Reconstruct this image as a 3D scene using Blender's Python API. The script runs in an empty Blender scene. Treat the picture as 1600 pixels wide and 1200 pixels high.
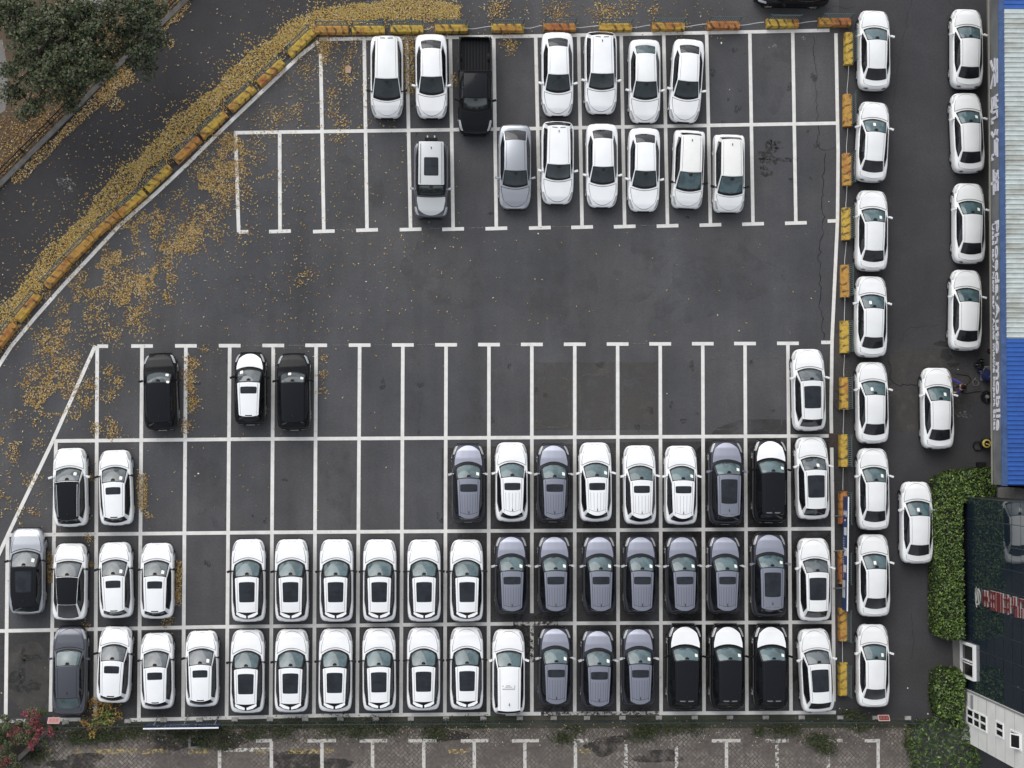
import bpy, bmesh, math, random
import numpy as np
from mathutils import Vector, Matrix, Quaternion, noise
random.seed(7); NR = np.random.default_rng(11)
SC = bpy.context.scene; COL = SC.collection; R = math.radians

# ---------------------------------------------------------------- camera
F, HC = 2340.0, 85.0                     # focal length in photo pixels, height above the lot
NADIR = (655.0, 690.0)                   # photo pixel straight below the drone
cam = bpy.data.objects.new('camera', bpy.data.cameras.new('camera')); COL.objects.link(cam)
cam.data.sensor_width = 36.0; cam.data.lens = F/1600*36; cam.data.clip_start = 1; cam.data.clip_end = 3000
_dn = Vector(((NADIR[0]-800)/F, -(NADIR[1]-600)/F, -1)).normalized()
QC = _dn.rotation_difference(Vector((0, 0, -1)))
cam.rotation_mode = 'QUATERNION'; cam.rotation_quaternion = QC; cam.location = (0, 0, HC)
SC.camera = cam
RC = QC.to_matrix()
def P(px, py, z=0.0):
    d = RC @ Vector(((px-800)/F, -(py-600)/F, -1))
    k = (HC-z)/(-d.z)
    return Vector((d.x*k, d.y*k, z))

# ---------------------------------------------------------------- light
SUN_EL, SUN_AZ = 40.0, 335.0             # azimuth clockwise from +Y
w = bpy.data.worlds.new('World'); SC.world = w; w.use_nodes = True
nt = w.node_tree; nt.nodes.clear()
sky = nt.nodes.new('ShaderNodeTexSky'); sky.sky_type = 'NISHITA'; sky.sun_disc = False
sky.sun_elevation = R(SUN_EL); sky.sun_rotation = R(SUN_AZ); sky.air_density = 1.0; sky.dust_density = 1.5; sky.ozone_density = 1.0
hs = nt.nodes.new('ShaderNodeHueSaturation'); hs.inputs['Saturation'].default_value = 0.22
bg = nt.nodes.new('ShaderNodeBackground'); bg.inputs['Strength'].default_value = 0.15
wo = nt.nodes.new('ShaderNodeOutputWorld')
nt.links.new(sky.outputs[0], hs.inputs['Color']); nt.links.new(hs.outputs[0], bg.inputs[0]); nt.links.new(bg.outputs[0], wo.inputs[0])
sl = bpy.data.lights.new('sun', 'SUN'); sl.energy = 1.1; sl.angle = R(55); sl.color = (1, .97, .93)
so = bpy.data.objects.new('sun', sl); COL.objects.link(so)
sd = Vector((math.sin(R(SUN_AZ))*math.cos(R(SUN_EL)), math.cos(R(SUN_AZ))*math.cos(R(SUN_EL)), math.sin(R(SUN_EL))))
so.rotation_euler = sd.to_track_quat('Z', 'Y').to_euler(); so.location = (0, 0, 60)
vs = SC.view_settings; vs.view_transform = 'Standard'; vs.look = 'None'; vs.gamma = 1; vs.exposure = 0.51

# ---------------------------------------------------------------- materials
def newmat(name):
    m = bpy.data.materials.new(name); m.use_nodes = True
    b = m.node_tree.nodes['Principled BSDF']; return m, m.node_tree, b
def flat(name, col, rough=.6, metal=0.0, coat=0.0, ior=None, var=0.0, vscale=6.0):
    m, t, b = newmat(name)
    b.inputs['Base Color'].default_value = (*col, 1); b.inputs['Roughness'].default_value = rough
    b.inputs['Metallic'].default_value = metal; b.inputs['Coat Weight'].default_value = coat
    b.inputs['Coat Roughness'].default_value = .06
    if name.startswith('black'): b.inputs['Specular IOR Level'].default_value = .2
    if ior: b.inputs['IOR'].default_value = ior
    if var:
        n = t.nodes.new('ShaderNodeTexNoise'); n.inputs['Scale'].default_value = vscale; n.inputs['Detail'].default_value = 5
        g = t.nodes.new('ShaderNodeNewGeometry'); t.links.new(g.outputs['Position'], n.inputs['Vector'])
        r = t.nodes.new('ShaderNodeMapRange'); r.inputs['From Min'].default_value = .3; r.inputs['From Max'].default_value = .7
        r.inputs['To Min'].default_value = 1-var; r.inputs['To Max'].default_value = 1+var
        t.links.new(n.outputs['Fac'], r.inputs['Value'])
        x = t.nodes.new('ShaderNodeMix'); x.data_type = 'RGBA'; x.blend_type = 'MULTIPLY'; x.inputs[0].default_value = 1
        x.inputs[6].default_value = (*col, 1); t.links.new(r.outputs[0], x.inputs[7]); t.links.new(x.outputs[2], b.inputs['Base Color'])
    return m
def nnoise(t, scale, detail=4, mapping=None, rough=.6, off=(0, 0, 0)):
    g = t.nodes.new('ShaderNodeNewGeometry'); mp = t.nodes.new('ShaderNodeMapping')
    mp.inputs['Scale'].default_value = mapping or (1, 1, 1); mp.inputs['Location'].default_value = off
    t.links.new(g.outputs['Position'], mp.inputs['Vector'])
    n = t.nodes.new('ShaderNodeTexNoise'); n.inputs['Scale'].default_value = scale; n.inputs['Detail'].default_value = detail
    n.inputs['Roughness'].default_value = rough
    t.links.new(mp.outputs[0], n.inputs['Vector']); return n.outputs['Fac']
def ramp(t, src, a, b, lo, hi):
    r = t.nodes.new('ShaderNodeMapRange'); r.inputs['From Min'].default_value = a; r.inputs['From Max'].default_value = b
    r.inputs['To Min'].default_value = lo; r.inputs['To Max'].default_value = hi; t.links.new(src, r.inputs['Value']); return r.outputs[0]
def mul(t, a, b):
    m = t.nodes.new('ShaderNodeMath'); m.operation = 'MULTIPLY'
    for i, s in enumerate((a, b)):
        if isinstance(s, (int, float)): m.inputs[i].default_value = s
        else: t.links.new(s, m.inputs[i])
    return m.outputs[0]
def mixc(t, fac, a, b, mode='MIX'):
    x = t.nodes.new('ShaderNodeMix'); x.data_type = 'RGBA'; x.blend_type = mode
    if isinstance(fac, (int, float)): x.inputs[0].default_value = fac
    else: t.links.new(fac, x.inputs[0])
    for i, s in ((6, a), (7, b)):
        if isinstance(s, tuple): x.inputs[i].default_value = (*s, 1)
        else: t.links.new(s, x.inputs[i])
    return x.outputs[2]
def ground_mat(name, col, tint, streak=.20, blot=.22, grain=.30, speck=0.0):
    m, t, b = newmat(name); b.inputs['Roughness'].default_value = .85
    f = mul(t, ramp(t, nnoise(t, .16, 5), .3, .7, 1-blot, 1+blot), ramp(t, nnoise(t, .9, 6, (.5, .06, 1), off=(3, 9, 0)), .3, .7, 1-streak, 1+streak))
    f = mul(t, f, ramp(t, nnoise(t, 9, 5, rough=.8, off=(5, 1, 2)), .25, .75, 1-grain, 1+grain))
    f = mul(t, f, ramp(t, nnoise(t, 1.1, 6, off=(8, 4, 0)), .3, .7, .93, 1.07))
    c = mixc(t, ramp(t, nnoise(t, .11, 4, off=(20, 3, 0)), .42, .62, 0, 1), col, tint)
    c = mixc(t, 1.0, c, f, 'MULTIPLY')
    if speck:
        c = mixc(t, ramp(t, nnoise(t, 16, 2, off=(1, 7, 0)), .70, .74, 0, speck), c, (.30, .28, .25))
    t.links.new(c, b.inputs['Base Color'])
    bp = t.nodes.new('ShaderNodeBump'); bp.inputs['Strength'].default_value = .25; bp.inputs['Distance'].default_value = .02
    t.links.new(nnoise(t, 14, 4), bp.inputs['Height']); t.links.new(bp.outputs[0], b.inputs['Normal'])
    return m
def worn_mat(name, col, lo, hi, scale=5.0, under=None, detail=8):
    """paint with wear: transparent where the noise drops"""
    m, t, b = newmat(name); b.inputs['Roughness'].default_value = .7
    c = mixc(t, ramp(t, nnoise(t, 2.2, 5, off=(4, 4, 0)), .3, .7, 0, 1), col, tuple(v*.82 for v in col))
    t.links.new(c, b.inputs['Base Color'])
    t.links.new(ramp(t, nnoise(t, scale, detail, rough=.7), lo, hi, 0, 1), b.inputs['Alpha']); return m
M = {}
M['asphalt'] = ground_mat('asphalt', (.058, .0585, .063), (.068, .0675, .070), speck=.25)
M['lane'] = ground_mat('lane_asphalt', (.040, .040, .0445), (.044, .0425, .044), streak=.06, speck=.2)
M['road'] = ground_mat('road_asphalt', (.028, .0275, .031), (.032, .0315, .034), streak=.06, speck=.2)
M['soil'] = ground_mat('leaf_strewn_soil', (.085, .062, .038), (.13, .085, .045), grain=.55, speck=.35)
M['concrete'] = ground_mat('pale_concrete', (.20, .19, .18), (.16, .155, .15))
M['line'] = worn_mat('white_line_paint', (.74, .73, .70), .29, .36, 6)
M['line_worn'] = worn_mat('worn_white_line_paint', (.58, .56, .52), .44, .54, 5)
M['yellow_worn'] = worn_mat('worn_yellow_paint', (.40, .31, .13), .46, .58, 5)
M['white'] = flat('white_car_paint', (.80, .81, .82), .32, coat=.6, var=.045, vscale=1.0)
M['white_b'] = flat('pearl_white_car_paint', (.76, .77, .77), .34, coat=.6, var=.05, vscale=1.0)
M['white_dirty'] = flat('dusty_white_paint', (.76, .755, .735), .5, coat=.2, var=.03, vscale=2)
M['grey'] = flat('lavender_grey_metallic_paint', (.33, .345, .41), .38, metal=.85, coat=.2)
M['grey_d'] = flat('dark_grey_metallic_paint', (.105, .11, .13), .36, metal=.8, coat=.4)
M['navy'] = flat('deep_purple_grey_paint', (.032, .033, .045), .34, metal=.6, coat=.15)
M['silver'] = flat('silver_metallic_paint', (.40, .42, .455), .36, metal=.75, coat=.4)
M['silver_l'] = flat('pale_silver_paint', (.52, .54, .55), .4, metal=.3, coat=.4)
M['black'] = flat('black_car_paint', (.007, .0075, .009), .14, coat=.0)
M['black_roof'] = flat('black_gloss_roof', (.010, .011, .014), .14, coat=.0)
M['trim'] = flat('black_plastic_trim', (.012, .012, .013), .55)
M['seam'] = flat('panel_gap', (.16, .16, .165), .8)
M['tyre'] = flat('tyre_rubber', (.015, .015, .015), .85)
M['rim'] = flat('alloy_rim', (.45, .46, .47), .35, metal=.9)
M['chrome'] = flat('bright_chrome', (.7, .7, .72), .15, metal=1.0)
M['lamp'] = flat('headlamp_lens', (.33, .34, .35), .12, coat=.5)
M['lamp_r'] = flat('tail_lamp_lens', (.22, .015, .02), .15, coat=.5)
M['paper'] = flat('white_paper', (.75, .75, .70), .8)
M['paper_y'] = flat('cream_paper', (.72, .68, .48), .8)
def glass_mat(name, col, ior=1.6, rough=.06, wav=.0):
    m, t, b = newmat(name)
    n = nnoise(t, 1.5, 4, off=(2, 5, 1))
    t.links.new(mixc(t, ramp(t, n, .40, .56, 0, 1), tuple(v*.66 for v in col), tuple(v*1.10 for v in col)), b.inputs['Base Color'])  # noise in the base colour imitates mottled reflections and the dark dash
    b.inputs['Roughness'].default_value = rough; b.inputs['IOR'].default_value = ior; return m
M['ws_teal'] = glass_mat('teal_windscreen_glass', (.064, .108, .120))
M['ws_dark'] = glass_mat('dim_reflection_windscreen_glass', (.022, .032, .036))  # darkened base colour stands in for the dimmer sky nose-down windscreens reflect
M['ws_smoke'] = glass_mat('smoky_windscreen_glass', (.085, .10, .11))
M['glass'] = glass_mat('privacy_glass', (.010, .011, .013), 1.5)
M['rear_glass'] = glass_mat('rear_window_glass', (.020, .021, .025), 1.5)
M['rear_teal'] = glass_mat('teal_rear_window_glass', (.055, .085, .09), 1.5)
M['sunroof'] = glass_mat('sunroof_glass', (.016, .02, .026), 1.5)

# ---------------------------------------------------------------- mesh helpers
class MB:
    def __init__(s): s.v = []; s.f = []; s.mi = []; s.k = 0
    def face(s, pts):
        n = len(s.v); s.v += [tuple(p) for p in pts]; s.f.append(tuple(range(n, n+len(pts)))); s.mi.append(s.k)
    def grid(s, rows, flip=False):
        n = len(s.v); c = len(rows[0])
        for r in rows: s.v += [tuple(p) for p in r]
        for i in range(len(rows)-1):
            for j in range(c-1):
                q = (n+i*c+j, n+i*c+j+1, n+(i+1)*c+j+1, n+(i+1)*c+j)
                s.f.append(q[::-1] if flip else q); s.mi.append(s.k)
    def box(s, c, d, rot=None, taper=1.0):
        c = Vector(c); x, y, z = d[0]/2, d[1]/2, d[2]/2; rot = rot or Matrix.Identity(3); n = len(s.v)
        for dz, k in ((-z, 1.0), (z, taper)):
            for dx, dy in ((-x, -y), (x, -y), (x, y), (-x, y)): s.v.append(tuple(c + rot @ Vector((dx*k, dy*k, dz))))
        for q in ((3, 2, 1, 0), (4, 5, 6, 7), (0, 1, 5, 4), (1, 2, 6, 5), (2, 3, 7, 6), (3, 0, 4, 7)):
            s.f.append(tuple(n+i for i in q)); s.mi.append(s.k)
    def bar(s, a, b, r, n=6, r2=None, cap=True):
        a, b = Vector(a), Vector(b); d = (b-a)
        if d.length < 1e-6: return
        q = d.to_track_quat('Z', 'Y').to_matrix(); r2 = r if r2 is None else r2; k = len(s.v)
        for p, rr in ((a, r), (b, r2)):
            for i in range(n):
                t = 2*math.pi*i/n; s.v.append(tuple(p + q @ Vector((rr*math.cos(t), rr*math.sin(t), 0))))
        for i in range(n):
            j = (i+1) % n; s.f.append((k+i, k+j, k+n+j, k+n+i)); s.mi.append(s.k)
        if cap:
            s.f.append(tuple(k+i for i in range(n))[::-1]); s.mi.append(s.k)
            s.f.append(tuple(k+n+i for i in range(n))); s.mi.append(s.k)
    def tube(s, pts, r, n=6):
        for a, b in zip(pts[:-1], pts[1:]): s.bar(a, b, r, n)
    def lathe(s, c, prof, n=16, axis='Z'):
        rows = []
        for i in range(n+1):
            t = 2*math.pi*i/n; row = []
            for r, h in prof:
                x, y = r*math.cos(t), r*math.sin(t)
                row.append((c[0]+x, c[1]+y, c[2]+h) if axis == 'Z' else (c[0]+h, c[1]+x, c[2]+y))
            rows.append(row)
        s.grid(rows)
    def build(s, name, mats, parent=None, smooth=True, fix=True, loc=None):
        me = bpy.data.meshes.new(name); me.from_pydata(s.v, [], s.f)
        for m in (mats if isinstance(mats, (list, tuple)) else [mats]): me.materials.append(m)
        me.polygons.foreach_set('material_index', s.mi)
        if fix:
            b = bmesh.new(); b.from_mesh(me); bmesh.ops.remove_doubles(b, verts=b.verts, dist=1e-5)
            bmesh.ops.recalc_face_normals(b, faces=b.faces); b.to_mesh(me); b.free()
        if smooth:
            me.polygons.foreach_set('use_smooth', [True]*len(me.polygons)); me.set_sharp_from_angle(angle=R(38))
        me.update()
        o = bpy.data.objects.new(name, me); COL.objects.link(o)
        if parent: o.parent = parent
        if loc is not None: o.location = loc
        return o
def tag(o, label=None, cat=None, group=None, kind=None):
    if label: o['label'] = label
    if cat: o['category'] = cat
    if group: o['group'] = group
    if kind: o['kind'] = kind
    return o
def empty(name, loc=(0, 0, 0), rz=0):
    o = bpy.data.objects.new(name, None); COL.objects.link(o); o.location = loc; o.rotation_euler = (0, 0, rz); o.empty_display_size = .3; return o
KIDS = {}
def copy_tree(o, parent=None):
    c = o.copy(); COL.objects.link(c)
    if parent: c.parent = parent
    for ch in list(o.children): copy_tree(ch, c)
    return c
def sheet(name, polys, mat, z, kind='structure'):
    m = MB()
    for pts in polys: m.face([(p.x, p.y, z) for p in (P(*q) for q in pts)])
    o = m.build(name, mat, smooth=False, fix=False)
    for p in o.data.polygons:
        if p.normal.z < 0: p.flip()
    o.data.update(); tag(o, kind=kind); return o
def lerp(a, b, t): return a+(b-a)*t
def tab(T, t):
    if t <= T[0][0]: return T[0][1]
    for (a, x), (b, y) in zip(T[:-1], T[1:]):
        if t <= b: return lerp(x, y, (t-a)/(b-a))
    return T[-1][1]
# ---------------------------------------------------------------- cars
PLAN = [(0, .44), (.003, .55), (.009, .655), (.02, .745), (.038, .82), (.062, .88), (.095, .93), (.14, .97), (.2, .992), (.28, 1), (.83, 1), (.89, .985), (.93, .955), (.957, .91), (.977, .84), (.99, .74), (.997, .61), (1, .5)]
PLAN_BOXY = [(0, .60), (.004, .70), (.012, .79), (.03, .88), (.055, .94), (.085, .97), (.13, .99), (.2, 1), (.93, 1), (.965, .97), (.985, .92), (.996, .86), (1, .8)]
TS = [0, .004, .012, .03, .055, .085, .12, .16, .2, .24, .28, .32, .38, .45, .52, .6, .68, .75, .8, .84, .88, .91, .94, .965, .985, .996, 1]
class Shape:
    """geometry of one kind of car; local +Y is the nose, origin on the ground under the middle"""
    def __init__(s, **k):
        d = dict(L=4.6, W=1.85, H=1.62, nose=.70, hood=.98, belt=1.04, tail=1.0, plan=PLAN, cowl=.235, cowl_e=.285, rf=.43, rfe=.012, rr=.90,
                 rre=-.01, gb=.955, gbe=.935, wb=.79, wr=.68, wrr=.64, wgb=.68, bulge=.93, bed=None, ends=.30)
        d.update(k); s.__dict__.update(d)
    def ztop(s, t):
        return tab([(0, s.nose-.10), (.012, s.nose-.02), (.03, s.nose+.03), (.08, lerp(s.nose, s.hood, .55)), (s.cowl*.75, s.hood-.03), (s.cowl, s.hood),
                    (s.cowl_e+.05, s.belt), (min(s.gb, .93), max(s.tail, s.belt) if s.tail > s.belt else lerp(s.belt, s.tail, .9)), (.97, s.tail-.03), (.99, s.tail-.10), (1, s.tail-.2)], t)
    def zbot(s, t): return tab([(0, .34), (.03, .25), (.1, .22), (.9, .24), (.97, .3), (1, .38)], t)
    def bl(s, t): return tab([(0, .84), (s.cowl*.8, .87), (s.cowl_e+.05, s.bulge), (max(s.gbe-.06, s.cowl_e+.06), s.bulge), (min(s.gbe+.03, .97), .87), (1, .84)], t)
    def hw(s, t): return s.W/2*tab(s.plan, t)
    def Y(s, t): return s.L*(.5-t)
    def sec(s, t):
        w, zt, zb = s.hw(t), s.ztop(t), s.zbot(t); h = zt-zb
        p = [(.84*w, zb), (.955*w, zb+.06), (.99*w, zb+.28*h), (1.0*w, zb+.5*h), (.99*w, zb+.70*h), (.978*w, zb+.86*h), (min(s.bl(t)+.035, .972)*w, zb+.965*h), (s.bl(t)*w-.015, zt), (.45*w, zt+.018), (0, zt+.024)]
        if s.bed and s.bed[0] < t < s.bed[1]:
            p = p[:6]+[(.95*w, zt), (.86*w, zt), (.85*w, .62), (0, .62)]
        return p
    def surf(s, t, x):
        """height of the body's upper skin"""
        p = s.sec(t)[4:][::-1]; x = abs(x)
        return tab([(a, b) for a, b in p], x)
    # greenhouse patches, u across (-1..1), v along
    def zb(s, t, x): return s.surf(t, x)-.012
    def ws(s, u, v):
        t = s.cowl+(s.cowl_e-s.cowl)*u*u; x = u*s.wb*s.W/2; a = Vector((x, s.Y(t), s.zb(t, x))); b = s.rfp(u)
        p = a.lerp(b, v); p.z += .05*math.sin(math.pi*v)*(1-.4*u*u); return p
    def rfp(s, u): return s.roof(u, 0)
    def roof(s, u, v):
        t0 = s.rf+s.rfe*u*u; t1 = s.rr+s.rre*u*u; t = lerp(t0, t1, v)
        hw = s.W/2*lerp(s.wr, s.wrr, v); z = s.H-.05*u*u-.012*abs(u)**6+.035*math.sin(math.pi*min(1, max(0, v*.85+.08)))-.055*v*v-.035
        return Vector((u*hw, s.Y(t), z))
    def rg(s, u, v):
        t = s.gb-(s.gb-s.gbe)*u*u; x = u*s.wgb*s.W/2; b = Vector((x, s.Y(t), s.zb(t, x)))
        p = s.roof(u, 1).lerp(b, v); p.z += .035*math.sin(math.pi*v)*(1-.4*u*u); return p
    def side(s, sgn, v, h):
        """v front->rear, h belt->roof"""
        t = lerp(s.cowl_e, s.gbe, v)
        x = s.W/2*tab([(0, s.wb), (.20, max(s.bulge-.025, s.wb)), (.72, max(s.bulge-.025, s.wgb)), (1, s.wgb)], v)
        if v in (0, 1): pass
        a = Vector((sgn*x, s.Y(t), s.zb(t, x) if v in (0, 1) else s.surf(t, x*.98)-.012))
        b = s.roof(sgn, v); p = a.lerp(b, h); p.x += sgn*.03*math.sin(math.pi*h)*math.sin(math.pi*v); return p

def patch(fn, off=.008, n=10, m=10, u0=-1., u1=1., v0=0., v1=1., rad=0.0, out=None, lift=None):
    """grid over fn(u,v) with rounded corners pushed outward by off"""
    eps = 1e-3
    def nor(u, v):
        uu = min(max(u, -1+2*eps), 1-2*eps) if out is None else min(max(u, 2*eps), 1-2*eps); vv = min(max(v, 2*eps), 1-2*eps)
        d = (fn(uu+eps, vv)-fn(uu-eps, vv)).cross(fn(uu, vv+eps)-fn(uu, vv-eps))
        if d.length < 1e-12: return Vector((0, 0, 1))
        d.normalize()
        ref = out or Vector((0, 0, 1))
        return d if d.dot(ref) >= 0 else -d
    um = (u0+u1)/2; vm = (v0+v1)/2
    lu = max((fn(u1, vm)-fn(u0, vm)).length, .02); lv = max((fn(um, v1)-fn(um, v0)).length, .02)
    rad = min(rad, lu*.48, lv*.48)
    qs = [i/n for i in range(n+1)]
    if rad > 0:
        e = rad/lv; qs = sorted(set([e*(1-math.cos(a*math.pi/8)) for a in range(5)]+[1-e*(1-math.cos(a*math.pi/8)) for a in range(5)]+[q for q in qs if e < q < 1-e]))
    rows = []
    for q in qs:
        v = lerp(v0, v1, q); d = min(q, 1-q)*lv; sh = 0
        if d < rad: sh = (rad-math.sqrt(max(0, rad*rad-(rad-d)**2)))/lu
        rows.append([fn(u, v)+nor(u, v)*off for u in (lerp(u0, u1, sh+(1-2*sh)*j/m) for j in range(m+1))])
    return rows
def mirror_rows(rows): return [[Vector((-p.x, p.y, p.z)) for p in r] for r in rows]

CARN = [0]
def make_car(name, S, body, roof=None, hood=None, pillar=None, ws='ws_teal', rear='rear_glass', mirror=None, sunroof=None, rails=None, fin=True,
             ribs=0, spoiler=None, ladder=False, seamc='seam', wsrad=.10, rgv=(.06, .94), rgu=.90, lampu=(.60, .93), trunk=False, marks=False, tailred=False, sidegap=True):
    root = empty(name); body_m = M[body]; roof = roof or body; hood = hood or body; pillar = pillar or body; mirror = mirror or body
    # lower body
    m = MB()
    ts = list(TS)
    if S.bed: ts = sorted(set([t for t in ts if not any(abs(t-b) < .012 for b in S.bed)]+[S.bed[0]-.002, S.bed[0]+.002, S.bed[1]-.002, S.bed[1]+.002]))
    rows = []
    for t in ts:
        r = S.sec(t); y = S.Y(t); full = [(x, z) for x, z in r]+[(-x, z) for x, z in r[:-1][::-1]]
        rows.append([(x, y-.10*(max(0, (z-.55))**1.3)*(1-min(1, t/.05)) + .10*(max(0, z-.6)**1.3)*(1-min(1, (1-t)/.05)), z) for x, z in full])
    m.grid(rows); m.face(rows[0]); m.face(rows[-1][::-1])
    b = m.build('body', body_m, root)
    # greenhouse shell: pillars and door frames
    m = MB(); n = 10; us = [-1+2*i/n for i in range(n+1)]; vsn = [i/8 for i in range(9)]
    m.grid([[S.ws(u, v) for u in us] for v in vsn]); m.grid([[S.roof(u, v) for u in us] for v in vsn]); m.grid([[S.rg(u, v) for u in us] for v in vsn])
    for sg in (-1, 1): m.grid([[S.side(sg, v, h) for v in [i/12 for i in range(13)]] for h in (0, .25, .5, .75, 1)])
    m.build('pillars', M[pillar], root)
    # hood and its gap
    def hfn(u, v):
        t = lerp(.020+.080*abs(u)**2.6, S.cowl-.012+(S.cowl_e-S.cowl)*u*u, v); x = u*S.hw(max(t, .03))*lerp(.76, .865, min(1, v*1.5)); return Vector((x, S.Y(t), S.surf(t, x)))
    m = MB(); m.grid(patch(hfn, .012, 16, 18)); m.build('hood_gap', M['seam' if body in ('white', 'white_b', 'white_dirty') else 'trim'], root)
    m = MB(); m.grid(patch(hfn, .020, 16, 18, -.962, .962, .03, .965)); m.build('hood', M[hood], root)
    # glass
    m = MB(); m.grid(patch(S.ws, .004, 8, 12, -.965, .965, .0, .97, .05)); m.build('windscreen_surround', M['trim'], root)
    m = MB(); m.grid(patch(S.ws, .010, 8, 12, -.90, .90, .13, .93, wsrad)); wso = m.build('windscreen', M[ws], root)
    m = MB()
    for x in (-.30, .26):
        a = S.ws(x-.34 if x < 0 else x-.30, .10)+Vector((0, 0, .02)); c = S.ws(x+.30, .16)+Vector((0, 0, .02)); m.bar(a, c, .011, 5)
    m.build('wiper', M['trim'], root)
    mm = MB(); c = S.ws(0, .88); mm.lathe((c.x, c.y, c.z+.012), [(0, .012), (.09, .010), (.12, 0)], 10); mm.build('mirror_mount', M['trim'], wso)
    m = MB(); m.grid(patch(S.rg, .004, 8, 12, -rgu-.04, rgu+.04, rgv[0]-.03, rgv[1]+.03, .06)); m.build('rear_window_seal', M['trim'], root)
    m = MB(); m.grid(patch(S.rg, .010, 8, 12, -rgu, rgu, rgv[0], rgv[1], .11)); m.build('rear_window', M[rear], root)
    for sg in (-1, 1):
        f = lambda u, v, sg=sg: S.side(sg, u, v)
        m = MB(); m.grid(patch(f, .004, 5, 10, .055, .925, .0, .95, .08, out=Vector((sg, 0, .4)))); m.build('side_window_trim', M['trim'], root)
        for a, c in ((.075, .492), (.508, .90)):
            m = MB(); m.grid(patch(f, .008, 5, 8, a, c, .02, .93, .06, out=Vector((sg, 0, .4)))); m.build('side_window', M['glass'], root)
    # roof skin
    m = MB(); m.grid(patch(S.roof, .010, 12, 14, -.985, .985, .0, 1.0, .05)); ro = m.build('roof', M[roof], root)
    for sg in (-1, 1):     # ditch lines along the roof edges
        m = MB(); f = lambda u, v, sg=sg: S.roof(sg*lerp(.80, .83, u), v)
        m.grid(patch(f, .014, 8, 1, 0, 1, .02, .97, out=Vector((0, 0, 1)))); m.build('roof_ditch', M['seam' if roof.startswith('white') else 'trim'], ro)
    if sunroof:
        v0, v1, u = sunroof[:3]
        m = MB(); m.grid(patch(S.roof, .014, 8, 8, -u-.04, u+.04, v0-.012, v1+.012, .07)); m.build('sunroof_seal', M['trim'], ro)
        parts = [(v0, v1)] if len(sunroof) == 3 else [(v0, (v0+v1)/2-.006), ((v0+v1)/2+.006, v1)]
        for a, c in parts:
            m = MB(); m.grid(patch(S.roof, .018, 6, 8, -u, u, a, c, .05)); m.build('sunroof', M['sunroof'], ro)
    if rails:
        for sg in (-1, 1):
            m = MB(); m.tube([S.roof(sg*.86, v)+Vector((0, 0, .05 if 0 < v < 1 else .0)) for v in (.06, .12, .3, .5, .7, .86, .93)], .022, 5); m.build('roof_rail', M[rails], root)
    if ribs:
        m = MB()
        for i in range(ribs):
            u0 = lerp(-.62, .62, i/(ribs-1)); f = lambda u, v, u0=u0: S.roof(u0+lerp(-.012, .012, u), v)
            m.grid(patch(f, .013, 6, 1, 0, 1, .40, .86, out=Vector((0, 0, 1))))
        m.build('roof_rib', M['seam' if roof.startswith('white') else 'grey_d'], ro)
        m = MB(); f = lambda u, v: S.roof(lerp(-.80, .80, u), lerp(.885, .895, v)); m.grid(patch(f, .013, 1, 8, 0, 1, 0, 1, out=Vector((0, 0, 1)))); m.build('tailgate_gap', M['seam' if roof.startswith('white') else 'trim'], ro)
    if fin:
        m = MB(); c = S.roof(0, .84)+Vector((0, 0, .01)); m.bar(c+Vector((0, .07, 0)), c+Vector((0, -.07, .05)), .010, 6, .028); m.build('antenna_fin', M['trim'], root)
    if spoiler == 'split':
        m = MB(); f = lambda u, v: S.rg(lerp(-.92, .92, u), lerp(0, .8, v)); m.grid(patch(f, .014, 5, 10, 0, 1, 0, 1, .05, out=Vector((0, 0, 1)))); m.build('tailgate_panel', M['trim'], root)
        y1 = S.Y(S.rr); z = S.H-.10
        for sg in (-1, 1):
            m = MB(); h = S.W/2
            Yt = S.Y
            pts = [(.05*h, Yt(S.rr+.040)), (.06*h, Yt(S.rr+.068)), (.40*h, Yt(S.rr+.052)), (.63*h, Yt(S.rr+.018)), (.61*h, Yt(S.rr-.012)), (.50*h, Yt(S.rr+.002))]
            top = [Vector((sg*x, y, z+.03-.02*abs(x))) for x, y in pts]; bot = [p-Vector((0, 0, .05)) for p in top]
            m.face(top); m.face(bot[::-1])
            for i in range(6): m.face([top[i], bot[i], bot[(i+1) % 6], top[(i+1) % 6]])
            m.build('spoiler', M[roof], root, smooth=False)
    elif spoiler == 'lip':
        m = MB(); f = lambda u, v: S.roof(lerp(-.35, .35, u), lerp(.955, .985, v)); m.grid(patch(f, .016, 1, 6, 0, 1, 0, 1, .02, out=Vector((0, 0, 1)))); m.build('brake_lamp', M['trim'], root)
    if spoiler == 'slots':
        for sg in (-1, 1):
            m = MB(); f = lambda u, v, sg=sg: S.roof(sg*lerp(.12, .62, u), lerp(.93, .955, v)+.02*u); m.grid(patch(f, .016, 1, 6, 0, 1, 0, 1, .02, out=Vector((0, 0, 1)))); m.build('spoiler_slot', M['seam'], root)
    if trunk:
        def tf(u, v):
            t = lerp(S.gb+.012-(S.gb-S.gbe)*u*u, .972-.03*u*u, v); x = u*S.hw(t)*.80; return Vector((x, S.Y(t), S.surf(t, x)))
        m = MB(); m.grid(patch(tf, .004, 6, 10)); m.build('trunk_gap', M['seam' if body.startswith('white') else 'trim'], root)
        m = MB(); m.grid(patch(tf, .010, 6, 10, -.97, .97, -.05, .95, .05)); m.build('trunk_lid', body_m, root)
    if marks:
        m = MB(); f = lambda u, v: S.roof(lerp(-.62, .55, u), lerp(.40, .53, v))
        for a, c, d, e in ((0, .95, .62, .85), (.2, .75, .30, .45), (.28, .60, .05, .22), (.9, .97, .1, .6), (0, .1, .1, .3)):
            m.grid(patch(f, .012, 3, 6, a, c, d, e, out=Vector((0, 0, 1))))
        m.build('roof_dust_marks', M['roof_mark'], ro)
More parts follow.
